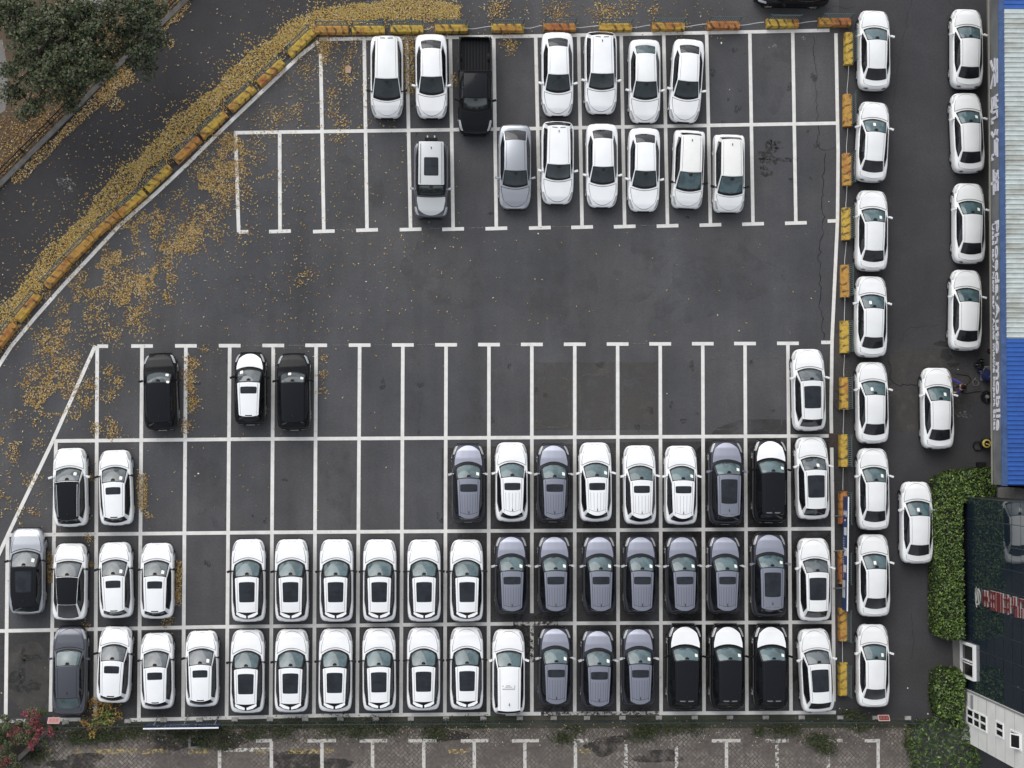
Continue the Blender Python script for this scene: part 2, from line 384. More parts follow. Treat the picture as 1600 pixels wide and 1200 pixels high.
    # lamps, grille, bumpers
    for sg in (-1, 1):
        def lf(u, v, sg=sg):
            t = lerp(.028, .135, v)+.03*(u-.5)**2; x = S.hw(t)*lerp(lampu[0]+.12*v, lampu[1]+.04*v, u); return Vector((sg*x, S.Y(t)+.0, S.surf(t, x)))
        m = MB(); m.grid(patch(lf, .009, 6, 4, .55, 1, 0, 1, .05, out=Vector((sg*.4, .3, 1)))); m.build('headlamp', M['lamp'], root)
        def rf_(u, v, sg=sg):
            t = lerp(.986, .998, v); x = S.hw(t)*lerp(.66, .96, u); return Vector((sg*x, S.Y(t), S.surf(t, x)))
        m = MB(); m.grid(patch(rf_, .010, 3, 4, .0, 1, 0, 1, .03, out=Vector((sg*.4, -.3, 1)))); m.build('tail_lamp', M['lamp_r' if tailred else 'lamp_tail'], root)
    m = MB(); m.box((0, S.L/2+.002, .50), (S.hw(0)*1.7, .03, .22)); m.build('grille', M['trim'], root)
    m = MB(); m.box((0, -S.L/2-.004, .52), (.46, .02, .13)); m.build('number_plate', M['paper'], root)
    m = MB()
    for sg in (-1, 1): m.box((sg*(S.W/2-.055), 0, .235), (.10, S.L*.44, .10))
    m.box((0, S.L/2-.10, .27), (S.W*.66, .24, .10)); m.box((0, -S.L/2+.09, .32), (S.W*.68, .22, .14)); m.box((0, 0, .26), (S.W*.8, S.L*.86, .16))
    fy = S.L*(.5-.19); ry = S.L*(.5-.80)
    for sg in (-1, 1):
        for y in (fy, ry): m.lathe((sg*(S.W/2-.13), y, .37), [(0, -sg*.12), (.385, -sg*.12), (.39, sg*.106), (.33, sg*.108)], 20, 'X')
    m.build('lower_trim', M['trim'], root)
    for sg in (-1, 1):
        for y in (fy, ry):
            m = MB(); m.lathe((0, 0, 0), [(.20, -.10), (.31, -.10), (.335, -.06), (.335, .06), (.31, .105), (.235, .105)], 18, 'X')
            t = m.build('wheel', M['tyre'], root, loc=(sg*(S.W/2-.122), y, .335))
            m = MB(); m.lathe((0, 0, 0), [(.24, .10*sg), (.225, .085*sg), (.20, .05*sg), (.0, .05*sg)], 18, 'X')
            for k in range(5):
                a = 2*math.pi*k/5; m.bar((.07*sg, 0, 0), (.095*sg, .22*math.cos(a), .22*math.sin(a)), .035, 5)
            m.build('rim', M['rim'], t)
    # mirrors
    for sg in (-1, 1):
        t = S.cowl_e+.075; y = S.Y(t); x = S.W/2*.93; z = S.belt+.06; m = MB()
        m.bar((sg*(x-.05), y, z-.03), (sg*(x+.08), y-.01, z-.01), .03, 6)
        rt = Matrix.Rotation(-sg*.30, 3, 'Z')
        m.box((sg*(x+.17), y-.035, z), (.24, .13, .13), rt, .78)
        m.build('wing_mirror', M[mirror], root)
    if ladder:
        m = MB()
        for x in (-.20, .20): m.bar((x, -S.L/2-.02, .75), (x, -S.L/2-.22, .78), .03, 6)
        m.box((0, -S.L/2-.09, .95), (.72, .16, .60)); m.build('spare_carrier', M['trim'], root)
        m = MB()
        for x in (-.20, .20): m.box((x, -S.L/2-.26, .62), (.07, .30, .05))
        m.build('tow_bar', M['silver_l'], root)
    if S.bed:
        m = MB(); w_ = S.W/2*.90; y0, y1 = S.Y(S.bed[0]), S.Y(S.bed[1]); z = S.ztop(.8)+.03
        m.tube([(-w_, y1, z), (-w_, y0-.05, z), (-w_+.1, y0, z), (w_-.1, y0, z), (w_, y0-.05, z), (w_, y1, z)], .035, 6)
        for k in range(9):
            x = lerp(-w_*.8, w_*.8, k/8); m.box((x, (y0+y1)/2, .626), (.08, (y0-y1)*.94, .02))
        m.build('bed_liner', M['trim'], root)
    return root
def sticker(root, S, u, v, mat='paper', size=(.17, .13)):
    m = MB(); lu = S.wb*S.W; f = lambda a, b: S.ws(u+(a-.5)*size[0]*2/lu, v+(b-.5)*.22)
    m.grid(patch(f, .016, 2, 2, 0, 1, 0, 1, .03, out=Vector((0, 0, 1)))); return m.build('windscreen_note', M[mat], root)
M['lamp_tail'] = flat('smoked_tail_lamp', (.10, .07, .075), .2, coat=.5)
M['roof_mark'] = flat('roof_dust', (.40, .40, .39), .8)
# ---------------------------------------------------------------- ground
def rect_line(m, a, b, w, z, ext=0.0):
    """painted stripe between two photo points"""
    a, b = P(*a), P(*b); d = (b-a); d.z = 0; d.normalize(); n = Vector((-d.y, d.x, 0))*w/2; a = a-d*ext; b = b+d*ext
    k = max(1, int((b-a).length/3)); 
    m.grid([[a.lerp(b, i/k)+n+Vector((0, 0, z)), a.lerp(b, i/k)-n+Vector((0, 0, z))] for i in range(k+1)])
g = MB(); S_ = 400; g.face([(-S_, -S_, 0), (S_, -S_, 0), (S_, S_, 0), (-S_, S_, 0)]); tag(g.build('ground', M['asphalt'], smooth=False), kind='structure')
EDGE = [(-60, 640), (0, 560), (17, 526), (54, 480), (100, 430), (145, 385), (190, 340), (245, 286), (292, 243), (340, 205), (397, 142), (440, 100), (470, 74), (500, 50), (620, 44), (760, 42)]
KERB = [(-120, 400), (0, 288), (115, 173), (171, 115), (205, 82), (291, 0), (395, -100)]
sheet('road', [[(-300, 900), (-60, 640)]+EDGE[1:12]+[(600, -20), (760, -120), (760, -400), (395, -100)]+KERB[::-1][1:]+[(-300, 560)]], M['road'], .004)
sheet('verge', [[(-400, 640)]+[(x-3, y-3) for x, y in KERB]+[(300, -400), (-400, -400)]], M['soil'], .008)
sheet('side_path', [[(-80, 60), (4, 62), (11, 100), (13, 145), (8, 172), (-80, 240)], [(95, -60), (190, -60), (165, 18), (140, 30), (115, 12)]], M['concrete'], .012)
# brick paved lower car park
def brick_mat():
    m, t, b = newmat('herringbone_brick_paving'); b.inputs['Roughness'].default_value = .9
    g = t.nodes.new('ShaderNodeNewGeometry'); mp = t.nodes.new('ShaderNodeMapping'); mp.inputs['Rotation'].default_value = (0, 0, R(45)); t.links.new(g.outputs['Position'], mp.inputs[0])
    def bricks(vec):
        k = t.nodes.new('ShaderNodeTexBrick'); k.inputs['Scale'].default_value = 1.0; k.inputs['Brick Width'].default_value = .36; k.inputs['Row Height'].default_value = .18
        k.inputs['Mortar Size'].default_value = .018; k.inputs['Color1'].default_value = (.135, .116, .102, 1); k.inputs['Color2'].default_value = (.23, .205, .18, 1); k.inputs['Mortar'].default_value = (.05, .043, .038, 1)
        t.links.new(vec, k.inputs['Vector']); return k.outputs['Color']
    m2 = t.nodes.new('ShaderNodeMapping'); m2.inputs['Rotation'].default_value = (0, 0, R(90)); t.links.new(mp.outputs[0], m2.inputs[0])
    ch = t.nodes.new('ShaderNodeTexChecker'); ch.inputs['Scale'].default_value = 2.78; t.links.new(mp.outputs[0], ch.inputs[0])
    c = mixc(t, ch.outputs['Fac'], bricks(mp.outputs[0]), bricks(m2.outputs[0]))
    c = mixc(t, ramp(t, nnoise(t, .55, 6, off=(2, 2, 0)), .42, .60, 0, 1), c, (.098, .084, .076))
    c = mixc(t, ramp(t, nnoise(t, .35, 5, off=(9, 1, 0)), .50, .68, 0, .75), c, (.125, .105, .088))
    c = mixc(t, 1.0, c, ramp(t, nnoise(t, 5, 6), .25, .75, .7, 1.3), 'MULTIPLY')
    t.links.new(c, b.inputs['Base Color']); return m
M['brick'] = brick_mat()
sheet('lower_car_park', [[(85, 1136), (500, 1134), (1000, 1136), (1420, 1136), (1425, 1160), (1420, 1420), (-200, 1420), (10, 1215)]], M['brick'], .004)
M['weedy'] = ground_mat('weedy_dirt', (.055, .050, .036), (.035, .045, .022), grain=.5)
sheet('planting_strip', [[(-60, 1135), (85, 1127), (205, 1126), (500, 1120), (900, 1119), (1302, 1118), (1440, 1124), (1440, 1137), (1000, 1138), (500, 1138), (85, 1140), (-60, 1260)]], M['weedy'], .008)
sheet('side_pavement', [[(1541, -60), (1549, -60), (1556, 730), (1548, 730)], [(1488, 1000), (1506, 1002), (1508, 1060), (1490, 1052)]], M['concrete'], .004)
M['warm'] = ground_mat('worn_brown_asphalt', (.072, .066, .060), (.062, .058, .054))
# ---------------------------------------------------------------- painted lines
m = MB(); mw = MB(); LW = .20
tops = [(437, 205, 361), (501, 82, 362), (570, 60, 360)]
up = [((437, 206), (437.5, 361)), ((501, 84), (506, 361)), ((569, 60), (573.5, 359)), ((635.5, 60), (641.5, 358)), ((703.5, 59), (708, 357.5)), ((771.5, 58), (775.5, 356.5)),
      ((837, 57), (843.5, 355.5)), ((904, 56), (909.5, 354.5)), ((970.5, 55), (976, 353.5)), ((1037, 54), (1043, 352.5)), ((1104, 52), (1110, 351)), ((1171.5, 51), (1176.5, 349.5)), ((1238.5, 50), (1243.5, 348))]
for a, b in up:
    rect_line(m, a, b, LW, .012); rect_line(m, (b[0]-17, b[1]+1), (b[0]+17, b[1]), LW, .016)
rect_line(m, (368, 206), (373, 363), LW, .012); rect_line(m, (373, 362.5), (388, 362), LW, .016)
rect_line(m, (366, 207.5), (800, 201.5), LW, .016); rect_line(m, (800, 201.5), (1308, 192.5), LW, .016)
rect_line(m, (499, 61.5), (800, 57), LW, .016); rect_line(m, (800, 57), (1296, 47.5), LW, .016)
pts = [(497, 65), (470, 86), (397, 155), (355, 195), (320, 229), (292, 257), (245, 301), (185, 354), (145, 397), (100, 445), (54, 497), (17, 542), (-20, 600)]
for a, b in zip(pts[:-1], pts[1:]): rect_line(m, a, b, LW*1.05, .020)
pts = [(1306, 52), (1309.5, 240), (1308.5, 345), (1300, 530), (1298.5, 640), (1301, 800), (1303, 1096)]
for a, b in zip(pts[:-1], pts[1:]): rect_line(m, a, b, LW, .012)
rect_line(m, (1293, 345.5), (1308, 345), LW, .016); rect_line(m, (1283, 535), (1298, 535), LW, .016)
xs = [(152, 149), (222, 217), (290.5, 286), (359, 354), (427, 423), (494, 490.5), (562, 558), (629.5, 626.5), (697, 695), (764, 763.3), (831, 831), (898, 898), (965, 966), (1031.5, 1033), (1098, 1100), (1164, 1167), (1231, 1236)]
for i, (a, b) in enumerate(xs):
    yt = lerp(541, 536.5, i/16); yb = lerp(1125, 1113, i/16)
    if b == 831:
        rect_line(m, (a, yt), (a, 958), LW, .012); rect_line(mw, (a, 975), (a, 1035), LW, .012); rect_line(m, (a, 1035), (b, yb), LW, .012)
    else: rect_line(m, (a, yt), (b, yb), LW, .012)
    rect_line(m, (a-(0 if i == 0 else 17), yt), (a+17, yt), LW, .016)
rect_line(m, (87.5, 689), (79, 1112), LW, .012); rect_line(m, (12, 836), (9, 1124), LW, .012)
rect_line(m, (86, 689), (400, 686), LW, .016); rect_line(m, (400, 686), (1300, 681), LW, .016)
rect_line(m, (13, 836), (400, 832), LW, .016); rect_line(m, (400, 832), (1302, 826), LW, .016)
rect_line(m, (-10, 986), (330, 979.5), LW, .016); rect_line(m, (330, 979.5), (802, 974.5), LW, .016); rect_line(mw, (804, 974.5), (872, 974), LW, .016); rect_line(m, (872, 974), (1303, 972), LW, .016)
rect_line(m, (203, 1125), (500, 1118), LW, .020); rect_line(m, (500, 1118), (765, 1115.5), LW, .020); rect_line(m, (790, 1115.5), (845, 1115), LW, .020)
rect_line(mw, (850, 1115), (1030, 1114), LW, .020); rect_line(m, (1030, 1114.5), (1306, 1113), LW, .020)
rect_line(mw, (0, 1127), (40, 1126), LW, .016); rect_line(m, (94, 1124.5), (126, 1124), LW, .016)
rect_line(m, (149, 540), (82, 690), LW, .020); rect_line(m, (82, 690), (21, 817), LW, .020); rect_line(m, (21, 817), (-8, 880), LW, .020)
tag(m.build('parking_lines', M['line'], smooth=False), kind='structure')
low = [(343, 1172), (424, 1158), (503, 1158), (582, 1158), (662, 1158), (741, 1158), (820, 1158), (899, 1158), (978, 1163), (1057, 1166), (1135, 1158), (1214, 1158), (1294, 1158), (1372, 1158)]
m2 = MB()
for x, y in low: rect_line(mw if x in (978, 1057, 1214, 1294) else m2, (x, y), (x+.6, 1330), LW*.95, .012)
for a, b in ((400, 425), (480, 525), (562, 605), (638, 682), (720, 763), (800, 842), (1112, 1157), (1351, 1375)): rect_line(m2, (a, 1157.5), (b, 1157), LW*.95, .016)
for a, b in ((895, 919), (1195, 1232), (1276, 1316)): rect_line(mw, (a, 1157.5), (b, 1157), LW, .016)
rect_line(mw, (350, 1172), (424, 1171), LW, .008)
tag(m2.build('lower_parking_lines', worn_mat('chipped_white_paint', (.58, .56, .52), .36, .46, 6), smooth=False), kind='structure')
tag(mw.build('worn_parking_lines', M['line_worn'], smooth=False), kind='structure')
m = MB()
for a, b in ((70, 82), (118, 128), (148, 215), (222, 262), (294, 328), (395, 424), (450, 522), (700, 732), (905, 925)): rect_line(m, (a, 1174.5), (b, 1173), .26, .010)
tag(m.build('yellow_kerb_line', M['yellow_worn'], smooth=False), kind='structure')
# cracks, stains, dried wash marks
m = MB()
def crack(pts, w=.035, jit=.10):
    q = [P(*p) for p in pts]; out = []
    for a, b in zip(q[:-1], q[1:]):
        k = max(2, int((b-a).length/.22))
        for i in range(k): out.append(a.lerp(b, i/k)+Vector((random.uniform(-jit, jit), random.uniform(-jit, jit), 0)))
    out.append(q[-1])
    rows = []
    for i, p in enumerate(out):
        d = (out[min(i+1, len(out)-1)]-out[max(i-1, 0)]).normalized(); n = Vector((-d.y, d.x, 0))*w*random.uniform(.3, 1.0)/2; rows.append([p+n+Vector((0, 0, .009)), p-n+Vector((0, 0, .009))])
    m.grid(rows)
crack([(1272, 55), (1276, 150), (1279, 232), (1290, 235), (1308, 232)], .04); crack([(1290, 240), (1285, 290), (1287, 345), (1280, 400), (1281, 470), (1287, 530)], .06)
crack([(1388, 565), (1392, 590), (1405, 602), (1436, 600)], .09); crack([(1326, 604), (1336, 603)], .08); crack([(1310, 610), (1306, 628), (1312, 645)], .10, .2); crack([(1292, 614), (1311, 612)], .09)
crack([(1404, 545), (1415, 515), (1425, 510), (1470, 508)], .022); crack([(1424, 960), (1428, 1000), (1424, 1030)], .03, .05); crack([(1425, 0), (1412, 60), (1400, 130), (1392, 180)], .022); crack([(1480, -5), (1492, 14), (1478, 30)], .03)
crack([(1289, 18), (1305, 8), (1320, 12), (1336, 8)], .02)
tag(m.build('pavement_cracks', flat('crack_shadow', (.012, .012, .012), .9), smooth=False), kind='structure')
def blob_poly(c, rx, ry, n=22, j=.35, seed=0):
    rn = random.Random(seed); ph = [rn.uniform(0, 6.28) for _ in range(3)]
    return [(c[0]+rx*(1+j*.6*math.sin(2*a+ph[0])+j*.5*math.sin(3*a+ph[1])+j*.4*math.sin(5*a+ph[2]))*math.cos(a), c[1]+ry*(1+j*.6*math.sin(2*a+ph[0])+j*.5*math.sin(3*a+ph[1])+j*.4*math.sin(5*a+ph[2]))*math.sin(a)) for a in (2*math.pi*i/n for i in range(n))]
M['wet'] = worn_mat('wet_stain', (.020, .019, .018), .25, .45, 2.5); M['oil'] = worn_mat('oil_stain', (.022, .021, .020), .46, .60, 4)
sheet('wet_patches', [blob_poly((1471, 537), 9, 5, seed=1), blob_poly((1478, 555), 9, 9, seed=2), blob_poly((1490, 570), 8, 4, seed=3), blob_poly((931, 828), 20, 24, j=.2, seed=4)], M['wet'], .009)
sheet('oil_stains', [blob_poly((35, 1042), 6, 26, seed=5), blob_poly((22, 1066), 18, 13, seed=6), blob_poly((50, 1072), 12, 10, seed=7), blob_poly((48, 1028), 14, 6, seed=9), blob_poly((806, 968), 10, 10, seed=10), blob_poly((838, 968), 9, 10, seed=11), blob_poly((866, 966), 14, 8, seed=12),
      blob_poly((852, 1110), 10, 8, seed=13), blob_poly((880, 1108), 9, 8, seed=14), blob_poly((940, 1112), 14, 9, seed=15), blob_poly((995, 1113), 16, 9, seed=16), blob_poly((1072, 962), 10, 12, seed=17), blob_poly((1110, 962), 14, 10, seed=18), blob_poly((820, 1000), 9, 30, seed=8),
      blob_poly((1200, 240), 17, 15, j=.5, seed=19), blob_poly((1210, 226), 14, 6, seed=20), blob_poly((1222, 249), 26, 4, seed=21), blob_poly((1196, 268), 10, 8, seed=22)], M['oil'], .009)
sheet('damp_ground', [blob_poly((480, 1190), 60, 16, seed=31), blob_poly((262, 1162), 28, 12, seed=32), blob_poly((945, 1165), 30, 14, seed=33), blob_poly((370, 1155), 25, 12, seed=34), blob_poly((120, 1192), 40, 14, seed=35), blob_poly((1030, 1182), 30, 12, seed=36), blob_poly((700, 1150), 40, 8, seed=37)], worn_mat('damp_soil', (.028, .025, .022), .36, .62, 1.6), .009)
sheet('lane', [[(1309, -400), (1312, 240), (1311, 345), (1303, 530), (1301, 640), (1304, 800), (1306, 1118), (1600, 1130), (1700, 1000), (1700, -400)]], M['lane'], .003)
sheet('stained_bays', [[(690, 700), (1000, 690), (1300, 690), (1302, 1110), (690, 1112)], blob_poly((1180, 870), 150, 230, j=.1, seed=61), [(0, 990), (330, 985), (330, 1118), (0, 1122)]], worn_mat('grimy_asphalt', (.047, .0445, .042), .36, .74, .35, detail=5), .005)
sheet('worn_lane', [blob_poly((1440, 610), 80, 70, j=.15, seed=41), blob_poly((1310, 610), 22, 90, j=.1, seed=42), blob_poly((45, 1060), 36, 60, j=.1, seed=43)]+[[(x, 566), (x+58, 566), (x+58, 672), (x, 672)] for x in (835, 902, 969)], worn_mat('brownish_worn_asphalt', (.085, .078, .070), .30, .75, .8, detail=6), .006)
mk = MB()
for x0, x1, y0, y1 in ((906, 955, 585, 668), (838, 890, 590, 668), (973, 1025, 590, 664), (1104, 1153, 560, 672), (1172, 1222, 558, 674), (1048, 1090, 588, 640)):
    pts = []
    for cx, cy, a0 in ((x1-9, y1-9, 0), (x0+9, y1-9, 90), (x0+9, y0+9, 180), (x1-9, y0+9, 270)):
        for k in range(5): a = R(a0+k*22.5); pts.append((cx+9*math.cos(a), cy+9*math.sin(a)))
    q = [P(*p, .010) for p in pts]; n = len(q); mk.grid([[q[i % n], q[i % n].lerp((P(*pts[0])+P(*pts[10]))/2, .035)+Vector((0, 0, .0))] for i in range(n+1)])
tag(mk.build('dried_wash_marks', worn_mat('lime_residue', (.13, .13, .128), .46, .72, 1.7), smooth=False), kind='structure')
M['pale'] = worn_mat('pale_scuff', (.25, .25, .25), .50, .62, 6)
sheet('chalky_scuffs', [blob_poly((102, 285), 12, 9, seed=51), blob_poly((110, 296), 7, 5, seed=52), blob_poly((1208, 72), 8, 3, seed=53), blob_poly((1256, 60), 5, 3, seed=54), blob_poly((1506, 648), 9, 6, seed=55)], M['pale'], .009)
mk = MB()
for a, b in (((524, 359), (558, 358.5)), ((660, 358), (690, 357)), ((730, 356), (758, 355.5)), ((384, 540), (410, 540)), ((451, 539.5), (477, 539.5)), ((518, 539), (545, 539)), ((1234, 516), (1235, 534)), ((585, 539), (612, 539)), ((652, 538.5), (680, 538.5)), ((788, 538), (814, 538)), ((990, 537), (1015, 537)), ((863, 354), (890, 354)), ((996, 352.5), (1024, 352))): rect_line(mk, a, b, .05, .010)
tag(mk.build('setting_out_marks', worn_mat('faint_chalk', (.15, .15, .15), .35, .6, 4), smooth=False), kind='structure')

# oil drips
rnd = random.Random(77); sp = []
for k in range(120):
    x, y = (rnd.uniform(300, 1300), rnd.uniform(550, 1105)) if k < 80 else (rnd.uniform(560, 1300), rnd.uniform(70, 350)); r = rnd.uniform(1.2, 5.5); sp.append(blob_poly((x, y), r, r*rnd.uniform(.6, 1.8), 12, .4, 300+k))
sheet('oil_drips', sp, worn_mat('oil_drip', (.036, .035, .035), .40, .72, 5), .0095)
pl = [blob_poly((x, y), rx, ry, 26, .3, 500+i) for i, (x, y, rx, ry) in enumerate(((690, 420, 70, 60), (880, 470, 60, 50), (1120, 440, 90, 60), (560, 300, 30, 60), (460, 620, 30, 60), (330, 760, 28, 70), (530, 760, 30, 60), (1210, 120, 28, 50), (760, 620, 26, 60), (640, 610, 24, 60), (1000, 420, 50, 40), (400, 470, 60, 40)))]
sheet('faded_patches', pl, worn_mat('faded_asphalt', (.085, .085, .089), .48, .98, .7, detail=6), .0052)
# ---------------------------------------------------------------- car kinds and places
K = {
 'sedan': Shape(L=4.66, W=1.82, H=1.44, nose=.68, hood=.90, belt=.96, tail=1.04, cowl=.225, cowl_e=.262, rf=.415, rr=.765, rre=-.012, gb=.905, gbe=.878, wb=.80, wr=.645, wrr=.61, wgb=.72, bulge=.925),
 'sedan_b': Shape(L=4.76, W=1.82, H=1.47, nose=.68, hood=.90, belt=.96, tail=1.04, cowl=.255, cowl_e=.292, rf=.46, rr=.80, rre=-.012, gb=.92, gbe=.90, wb=.80, wr=.66, wrr=.62, wgb=.68, bulge=.925),
 'sedan_c': Shape(L=4.80, W=1.86, H=1.47, nose=.68, hood=.92, belt=.97, tail=1.06, cowl=.24, cowl_e=.275, rf=.43, rr=.79, rre=-.012, gb=.925, gbe=.905, wb=.80, wr=.69, wrr=.66, wgb=.72, bulge=.925),
 'suv_a': Shape(L=4.56, W=1.87, H=1.66, cowl=.235, cowl_e=.30, rf=.435, rfe=.02, rr=.868, rre=-.012, gb=.965, gbe=.915, wb=.80, wr=.70, wrr=.63, wgb=.78, tail=1.02),
 'suv_b': Shape(L=4.16, W=1.80, H=1.62, cowl=.215, cowl_e=.265, rf=.425, rfe=.02, rr=.90, rre=-.03, gb=.965, gbe=.925, wb=.80, wr=.70, wrr=.62, wgb=.76, tail=1.02),
 'suv_c': Shape(L=4.40, W=1.84, H=1.70, nose=.74, hood=1.02, belt=1.08, cowl=.245, cowl_e=.305, rf=.44, rfe=.015, rr=.945, rre=-.045, gb=.975, gbe=.945, wb=.80, wr=.70, wrr=.60, wgb=.72, tail=1.04),
 'suv_d': Shape(L=4.46, W=1.84, H=1.69, nose=.74, hood=1.02, belt=1.08, cowl=.250, cowl_e=.305, rf=.44, rfe=.015, rr=.915, rre=-.05, gb=.965, gbe=.925, wb=.80, wr=.70, wrr=.61, wgb=.74, tail=1.04),
 'suv_e': Shape(L=4.74, W=1.95, H=1.74, nose=.78, hood=1.05, belt=1.10, cowl=.24, cowl_e=.285, rf=.40, rfe=.015, rr=.90, rre=-.03, gb=.965, gbe=.945, wb=.82, wr=.70, wrr=.64, wgb=.74, tail=1.06),
 'suv_g': Shape(L=4.68, W=1.87, H=1.68, nose=.72, hood=1.0, belt=1.06, cowl=.235, cowl_e=.275, rf=.40, rr=.865, rre=-.012, gb=.955, gbe=.94, wb=.79, wr=.70, wrr=.64, wgb=.69, tail=1.02),
 'suv_h': Shape(L=4.30, W=1.86, H=1.66, cowl=.235, cowl_e=.28, rf=.39, rr=.90, rre=-.02, gb=.965, gbe=.95, wb=.80, wr=.70, wrr=.66, wgb=.72, tail=1.02),
 'suv_i': Shape(L=4.06, W=1.74, H=1.64, cowl=.22, cowl_e=.265, rf=.42, rr=.89, rre=-.02, gb=.955, gbe=.94, wb=.82, wr=.72, wrr=.62, wgb=.72, tail=1.02),
 'suv_j': Shape(L=4.34, W=1.83, H=1.66, cowl=.24, cowl_e=.285, rf=.42, rr=.91, rre=-.02, gb=.965, gbe=.95, wb=.80, wr=.72, wrr=.64, wgb=.72, tail=1.02),
 'hatch_j': Shape(L=4.20, W=1.82, H=1.62, cowl=.215, cowl_e=.25, rf=.42, rr=.78, rre=-.005, gb=.975, gbe=.95, wb=.80, wr=.66, wrr=.56, wgb=.66, tail=1.04),
 'mpv': Shape(L=4.66, W=1.86, H=1.78, plan=PLAN, nose=.78, hood=1.06, belt=1.10, cowl=.185, cowl_e=.225, rf=.43, rr=.945, rre=-.02, gb=.98, gbe=.965, wb=.86, wr=.70, wrr=.64, wgb=.70, tail=1.04),
 'mpv_b': Shape(L=4.46, W=1.78, H=1.80, plan=PLAN_BOXY, nose=.80, hood=1.06, belt=1.10, cowl=.195, cowl_e=.23, rf=.425, rr=.90, rre=-.01, gb=.96, gbe=.955, wb=.84, wr=.70, wrr=.67, wgb=.70, tail=1.04),
 'suv_k': Shape(L=4.72, W=1.88, H=1.64, nose=.74, hood=1.0, belt=1.06, cowl=.25, cowl_e=.295, rf=.44, rr=.90, rre=-.02, gb=.97, gbe=.955, wb=.82, wr=.74, wrr=.66, wgb=.74, tail=1.02),
 'suv_n': Shape(L=4.70, W=1.86, H=1.64, nose=.72, hood=.98, belt=1.04, cowl=.27, cowl_e=.305, rf=.445, rr=.915, rre=-.01, gb=.985, gbe=.96, wb=.80, wr=.72, wrr=.66, wgb=.86, tail=1.02),
 'boxy': Shape(L=4.30, W=1.92, H=1.84, plan=PLAN_BOXY, nose=.90, hood=1.12, belt=1.18, cowl=.275, cowl_e=.285, rf=.395, rfe=.004, rr=.965, rre=0, gb=.99, gbe=.985, wb=.80, wr=.76, wrr=.73, wgb=.74, tail=1.14),
 'pickup': Shape(L=5.56, W=1.94, H=1.80, nose=.86, hood=1.10, belt=1.14, cowl=.225, cowl_e=.25, rf=.335, rr=.585, rre=0, gb=.612, gbe=.612, wb=.78, wr=.69, wrr=.67, wgb=.72, tail=1.12, bed=(.635, .985), plan=PLAN_BOXY),
 'hatch_m': Shape(L=4.70, W=1.84, H=1.60, nose=.72, hood=.98, belt=1.04, cowl=.235, cowl_e=.275, rf=.42, rr=.94, rre=-.012, gb=.985, gbe=.97, wb=.82, wr=.70, wrr=.66, wgb=.80, tail=1.04),
}
DARK = dict(seamc='trim')
VAR = {   # how each kind of car is dressed
 'A': ('parked_suv', 'suv_a', dict(body='white', pillar='trim', mirror='trim', sunroof=(.16, .70, .64, 2), spoiler='split', fin=False, rgv=(.05, .98), wsrad=.16)),
 'B': ('parked_suv', 'suv_b', dict(body='white', mirror='trim', ws='ws_smoke', sunroof=(.14, .32, .62), spoiler='lip', fin=False)),
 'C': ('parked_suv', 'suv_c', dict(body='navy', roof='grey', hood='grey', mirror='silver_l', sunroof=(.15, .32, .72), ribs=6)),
 'D': ('parked_suv', 'suv_d', dict(body='white', sunroof=(.15, .32, .68), ribs=5)),
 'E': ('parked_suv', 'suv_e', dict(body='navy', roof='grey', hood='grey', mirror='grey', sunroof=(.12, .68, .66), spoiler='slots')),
 'F': ('parked_suv', 'suv_e', dict(body='black', hood='white', roof='black_roof', spoiler='slots')),
 'G': ('parked_suv', 'suv_g', dict(body='white_b', ws='ws_smoke', sunroof=(.14, .70, .72), fin=False)),
 'H': ('parked_suv', 'suv_h', dict(body='black', roof='black_roof', ws='ws_smoke', rear='glass')),
 'I': ('parked_suv', 'suv_i', dict(body='black', hood='white', roof='white', ws='ws_smoke', sunroof=(.14, .32, .70), spoiler='lip', fin=False)),
 'J': ('parked_suv', 'suv_j', dict(body='white_b', roof='black_roof', rails='chrome', ws='ws_smoke', fin=True)),
 'JH': ('parked_hatchback', 'hatch_j', dict(body='white_b', roof='black_roof', rails=None, ws='ws_smoke', fin=False, mirror='trim', wsrad=.06)),
 'K': ('parked_suv', 'suv_k', dict(body='silver', roof='black_roof', pillar='trim', mirror='trim', ws='ws_smoke', sunroof=(.10, .62, .62), fin=True)),
 'L': ('parked_sedan', 'sedan_c', dict(body='grey_d', ws='ws_teal', rear='rear_teal', trunk=True)),
 'M': ('parked_hatchback', 'hatch_m', dict(body='white', ws='ws_teal', marks=True, tailred=True)),
 'N': ('parked_sedan', 'sedan_b', dict(body='white', ws='ws_dark', trunk=False, fin=False)),
 'Nt': ('parked_sedan', 'sedan_b', dict(body='white_b', ws='ws_dark', rear='rear_teal', fin=False)),
 'Ns': ('parked_sedan', 'sedan_c', dict(body='silver', ws='ws_dark', fin=False)),
 'Q': ('parked_suv', 'suv_n', dict(body='white', ws='ws_dark', rear='black_roof', spoiler='slots', rgv=(.12, .97))),
 'V': ('parked_minivan', 'mpv', dict(body='white_b', ws='ws_dark', spoiler='slots', fin=False, mirror='trim')),
 'W': ('parked_minivan', 'mpv_b', dict(body='white_b', roof='white_dirty', ws='ws_teal', mirror='trim')),
 'X': ('parked_suv', 'boxy', dict(body='grey_d', hood='silver_l', roof='silver_l', pillar='trim', mirror='silver', ws='ws_dark', sunroof=(.22, .62, .52, 2), rails='silver_l', ladder=True)),
 'Y': ('parked_pickup', 'pickup', dict(body='black', roof='black_roof', ws='ws_dark', rear='glass')),
 'S': ('parked_sedan', 'sedan', dict(body='white_b', ws='ws_teal', rear='rear_glass', trunk=True, fin=False)),
}
PROTO = {}
